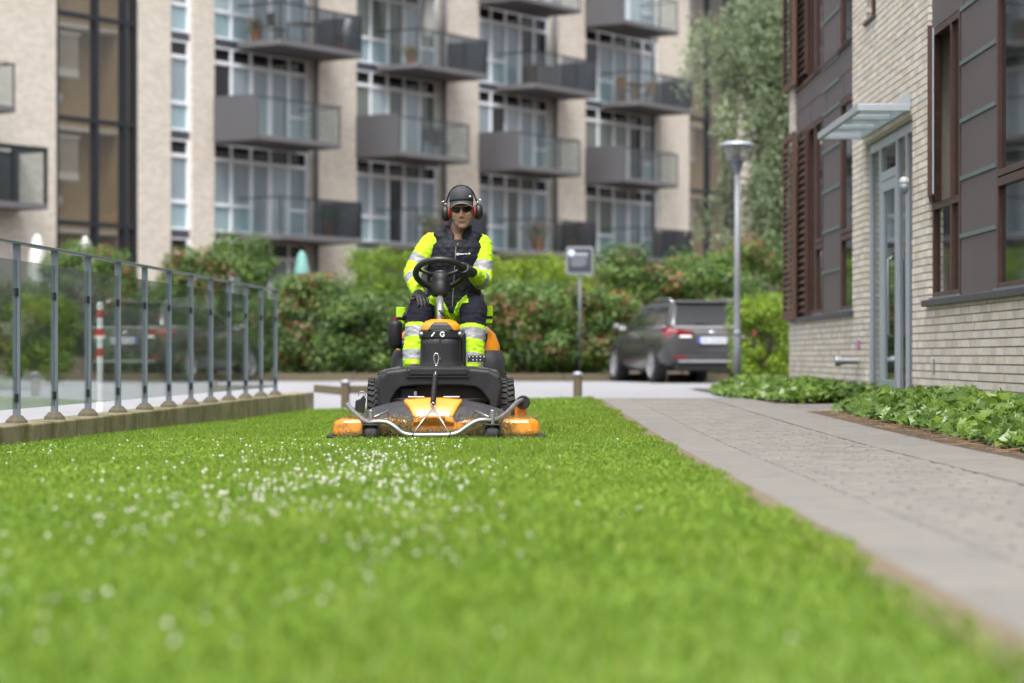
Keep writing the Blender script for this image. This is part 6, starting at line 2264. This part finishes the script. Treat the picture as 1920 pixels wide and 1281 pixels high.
# cap
M['capcloth'] = mat('capcloth', (0.030, 0.031, 0.038), 0.75, var=0.2, sc=15, bump=0.2, bs=250)
M['capgrey'] = mat('capgrey', (0.19, 0.19, 0.20), 0.7)
cr_ = MB()
rings = []
for (z, k) in ((0.058, 1.0), (0.078, 1.0), (0.10, 0.965), (0.122, 0.87), (0.138, 0.72), (0.149, 0.48), (0.154, 0.2)):
    rings.append([Hm @ Vector((0.083 * k * math.cos(a), 0.012 + 0.103 * k * math.sin(a), z + 0.012 * math.sin(a) * -1 * (1 if z < 0.07 else 0.5))) for a in np.linspace(0, 2 * math.pi, 32, endpoint=False)])
capo = cr_.loft(rings).build('cap', M['capcloth'], per, smooth=True)
br = MB()
outer, inner, outer2, inner2 = [], [], [], []
for a in np.linspace(R(-168), R(-12), 21):
    f_ = abs(math.cos(a))
    inner.append(Hm @ Vector((0.082 * math.cos(a), 0.012 + 0.100 * math.sin(a), 0.068 - 0.020 * f_ ** 2)))
    outer.append(Hm @ Vector((0.080 * math.cos(a), -0.005 + 0.158 * math.sin(a) * (0.35 + 0.65 * abs(math.sin(a)) ** 0.6), 0.056 - 0.042 * f_ ** 2)))
d4 = H3 @ Vector((0, 0, -0.005))
br.loft([inner, outer, [p + d4 for p in outer], [p + d4 for p in inner], inner], caps=False, closed=False).build('brim', M['capcloth'], capo, smooth=False)
MB().tube([p + d4 * 0.5 for p in outer], 0.0045, 6).build('brim_edge', M['capgrey'], capo, smooth=True)
MB().ell(Hm @ Vector((0.062, -0.066, 0.092)), (0.007, 0.005, 0.007), 10, 6).build('badge', M['whitepaint'], capo, smooth=True)
hr = MB()
rings = []
for z in (0.0, 0.03, 0.064):
    rings.append([Hm @ Vector((0.0785 * math.cos(a), 0.014 + 0.099 * math.sin(a), z)) for a in np.linspace(R(-5), R(185), 20)])
hr.loft(rings, caps=False, closed=False).build('hair', mat('hair', (0.09, 0.06, 0.04), 0.8, var=0.4, sc=80), per, smooth=True)
# wrap sunglasses
M['lens'] = mat('lens', (0.005, 0.006, 0.0055), 0.08, var=0.2, spec=0.35)
sgl = None
for s in (-1, 1):
    g_ = []
    for (x, dz) in ((0.008, 0.004), (0.024, 0.0), (0.044, 0.0), (0.062, 0.003), (0.071, 0.007)):
        y = -0.1005 + 0.55 * max(0, x - 0.006) ** 1.65 * 8.0 * 0.9
        hh = 0.022 if 0.012 < x < 0.06 else 0.013
        g_.append([Hm @ Vector((s * x, y, 0.008 + dz + hh * math.sin(a) * (1.0 if math.sin(a) < 0 else 0.72))) + H3 @ Vector((0, 0.0035 * math.cos(a), 0)) for a in np.linspace(0, 2 * math.pi, 12, endpoint=False)])
    o = MB().loft(g_).build('sunglasses' if sgl is None else 'lens', M['lens'], per if sgl is None else sgl, smooth=True)
    if sgl is None:
        sgl = o
    MB().tube([Hm @ Vector((s * 0.071, -0.066, 0.016)), Hm @ Vector((s * 0.080, -0.03, 0.012)), Hm @ Vector((s * 0.083, 0.0, 0.006))], 0.003, 6).build('temple', M['black'], sgl)
MB().tube([Hm @ Vector((-0.012, -0.101, 0.016)), Hm @ Vector((0, -0.104, 0.019)), Hm @ Vector((0.012, -0.101, 0.016))], 0.0035, 6).build('bridge', M['black'], sgl)
# ear defenders
M['cushion'] = mat('cushion', (0.20, 0.014, 0.008), 0.6)
hb = [Hm @ Vector((0.098 * math.cos(a) * (1.0 if math.sin(a) > 0.3 else 1.03), 0.016, 0.045 + 0.122 * math.sin(a))) for a in np.linspace(R(4), R(176), 25)]
ed = MB().tube(hb, 0.0062, 8).build('ear_defenders', M['black'], per, smooth=True)
for s in (-1, 1):
    cm = Hm @ Matrix.Translation((s * 0.082, 0.008, -0.018)) @ Matrix.Rotation(R(90) * s, 4, 'Y') @ Matrix.Rotation(R(4), 4, 'X')
    el = lambda prof, nm, m_: MB().loft([[cm @ Vector((r_ * 1.22 * math.cos(a), r_ * 0.98 * math.sin(a), z)) for a in np.linspace(0, 2 * math.pi, 20, endpoint=False)] for r_, z in prof]).build(nm, m_, ed, smooth=True)
    el([(0.028, -0.002), (0.036, 0.0), (0.038, 0.008), (0.037, 0.0165), (0.03, 0.018)], 'cushion', M['cushion'])
    el([(0.036, 0.0145), (0.043, 0.016), (0.044, 0.034), (0.039, 0.050), (0.026, 0.058), (0.01, 0.060)], 'ear_cup', M['black'])
    a0 = cm @ Vector((-0.03, 0.0, 0.036))
    MB().tube([Hm @ Vector((s * 0.099, 0.016, 0.055)), Hm @ Vector((s * 0.112, 0.012, 0.038)), Hm @ Vector((s * 0.118, 0.008, 0.0))], 0.0035, 6).build('wire_arm', M['chrome'], ed, smooth=True)
    MB().tube([Hm @ Vector((s * 0.100, 0.01, 0.068)), Hm @ Vector((s * 0.135, 0.0, 0.062)), Hm @ Vector((s * 0.142, 0.0, 0.050)), Hm @ Vector((s * 0.122, 0.004, 0.030))], 0.0022, 5).build('wire_loop', M['chrome'], ed, smooth=True)
    MB().ell(Hm @ Vector((s * 0.108, 0.008, 0.044)), (0.012, 0.012, 0.008), 10, 6).build('slider', M['steel'], ed, smooth=True)

if WIN is not None:
    WIN.scene = scene
bpy.data.scenes.remove(TMP)
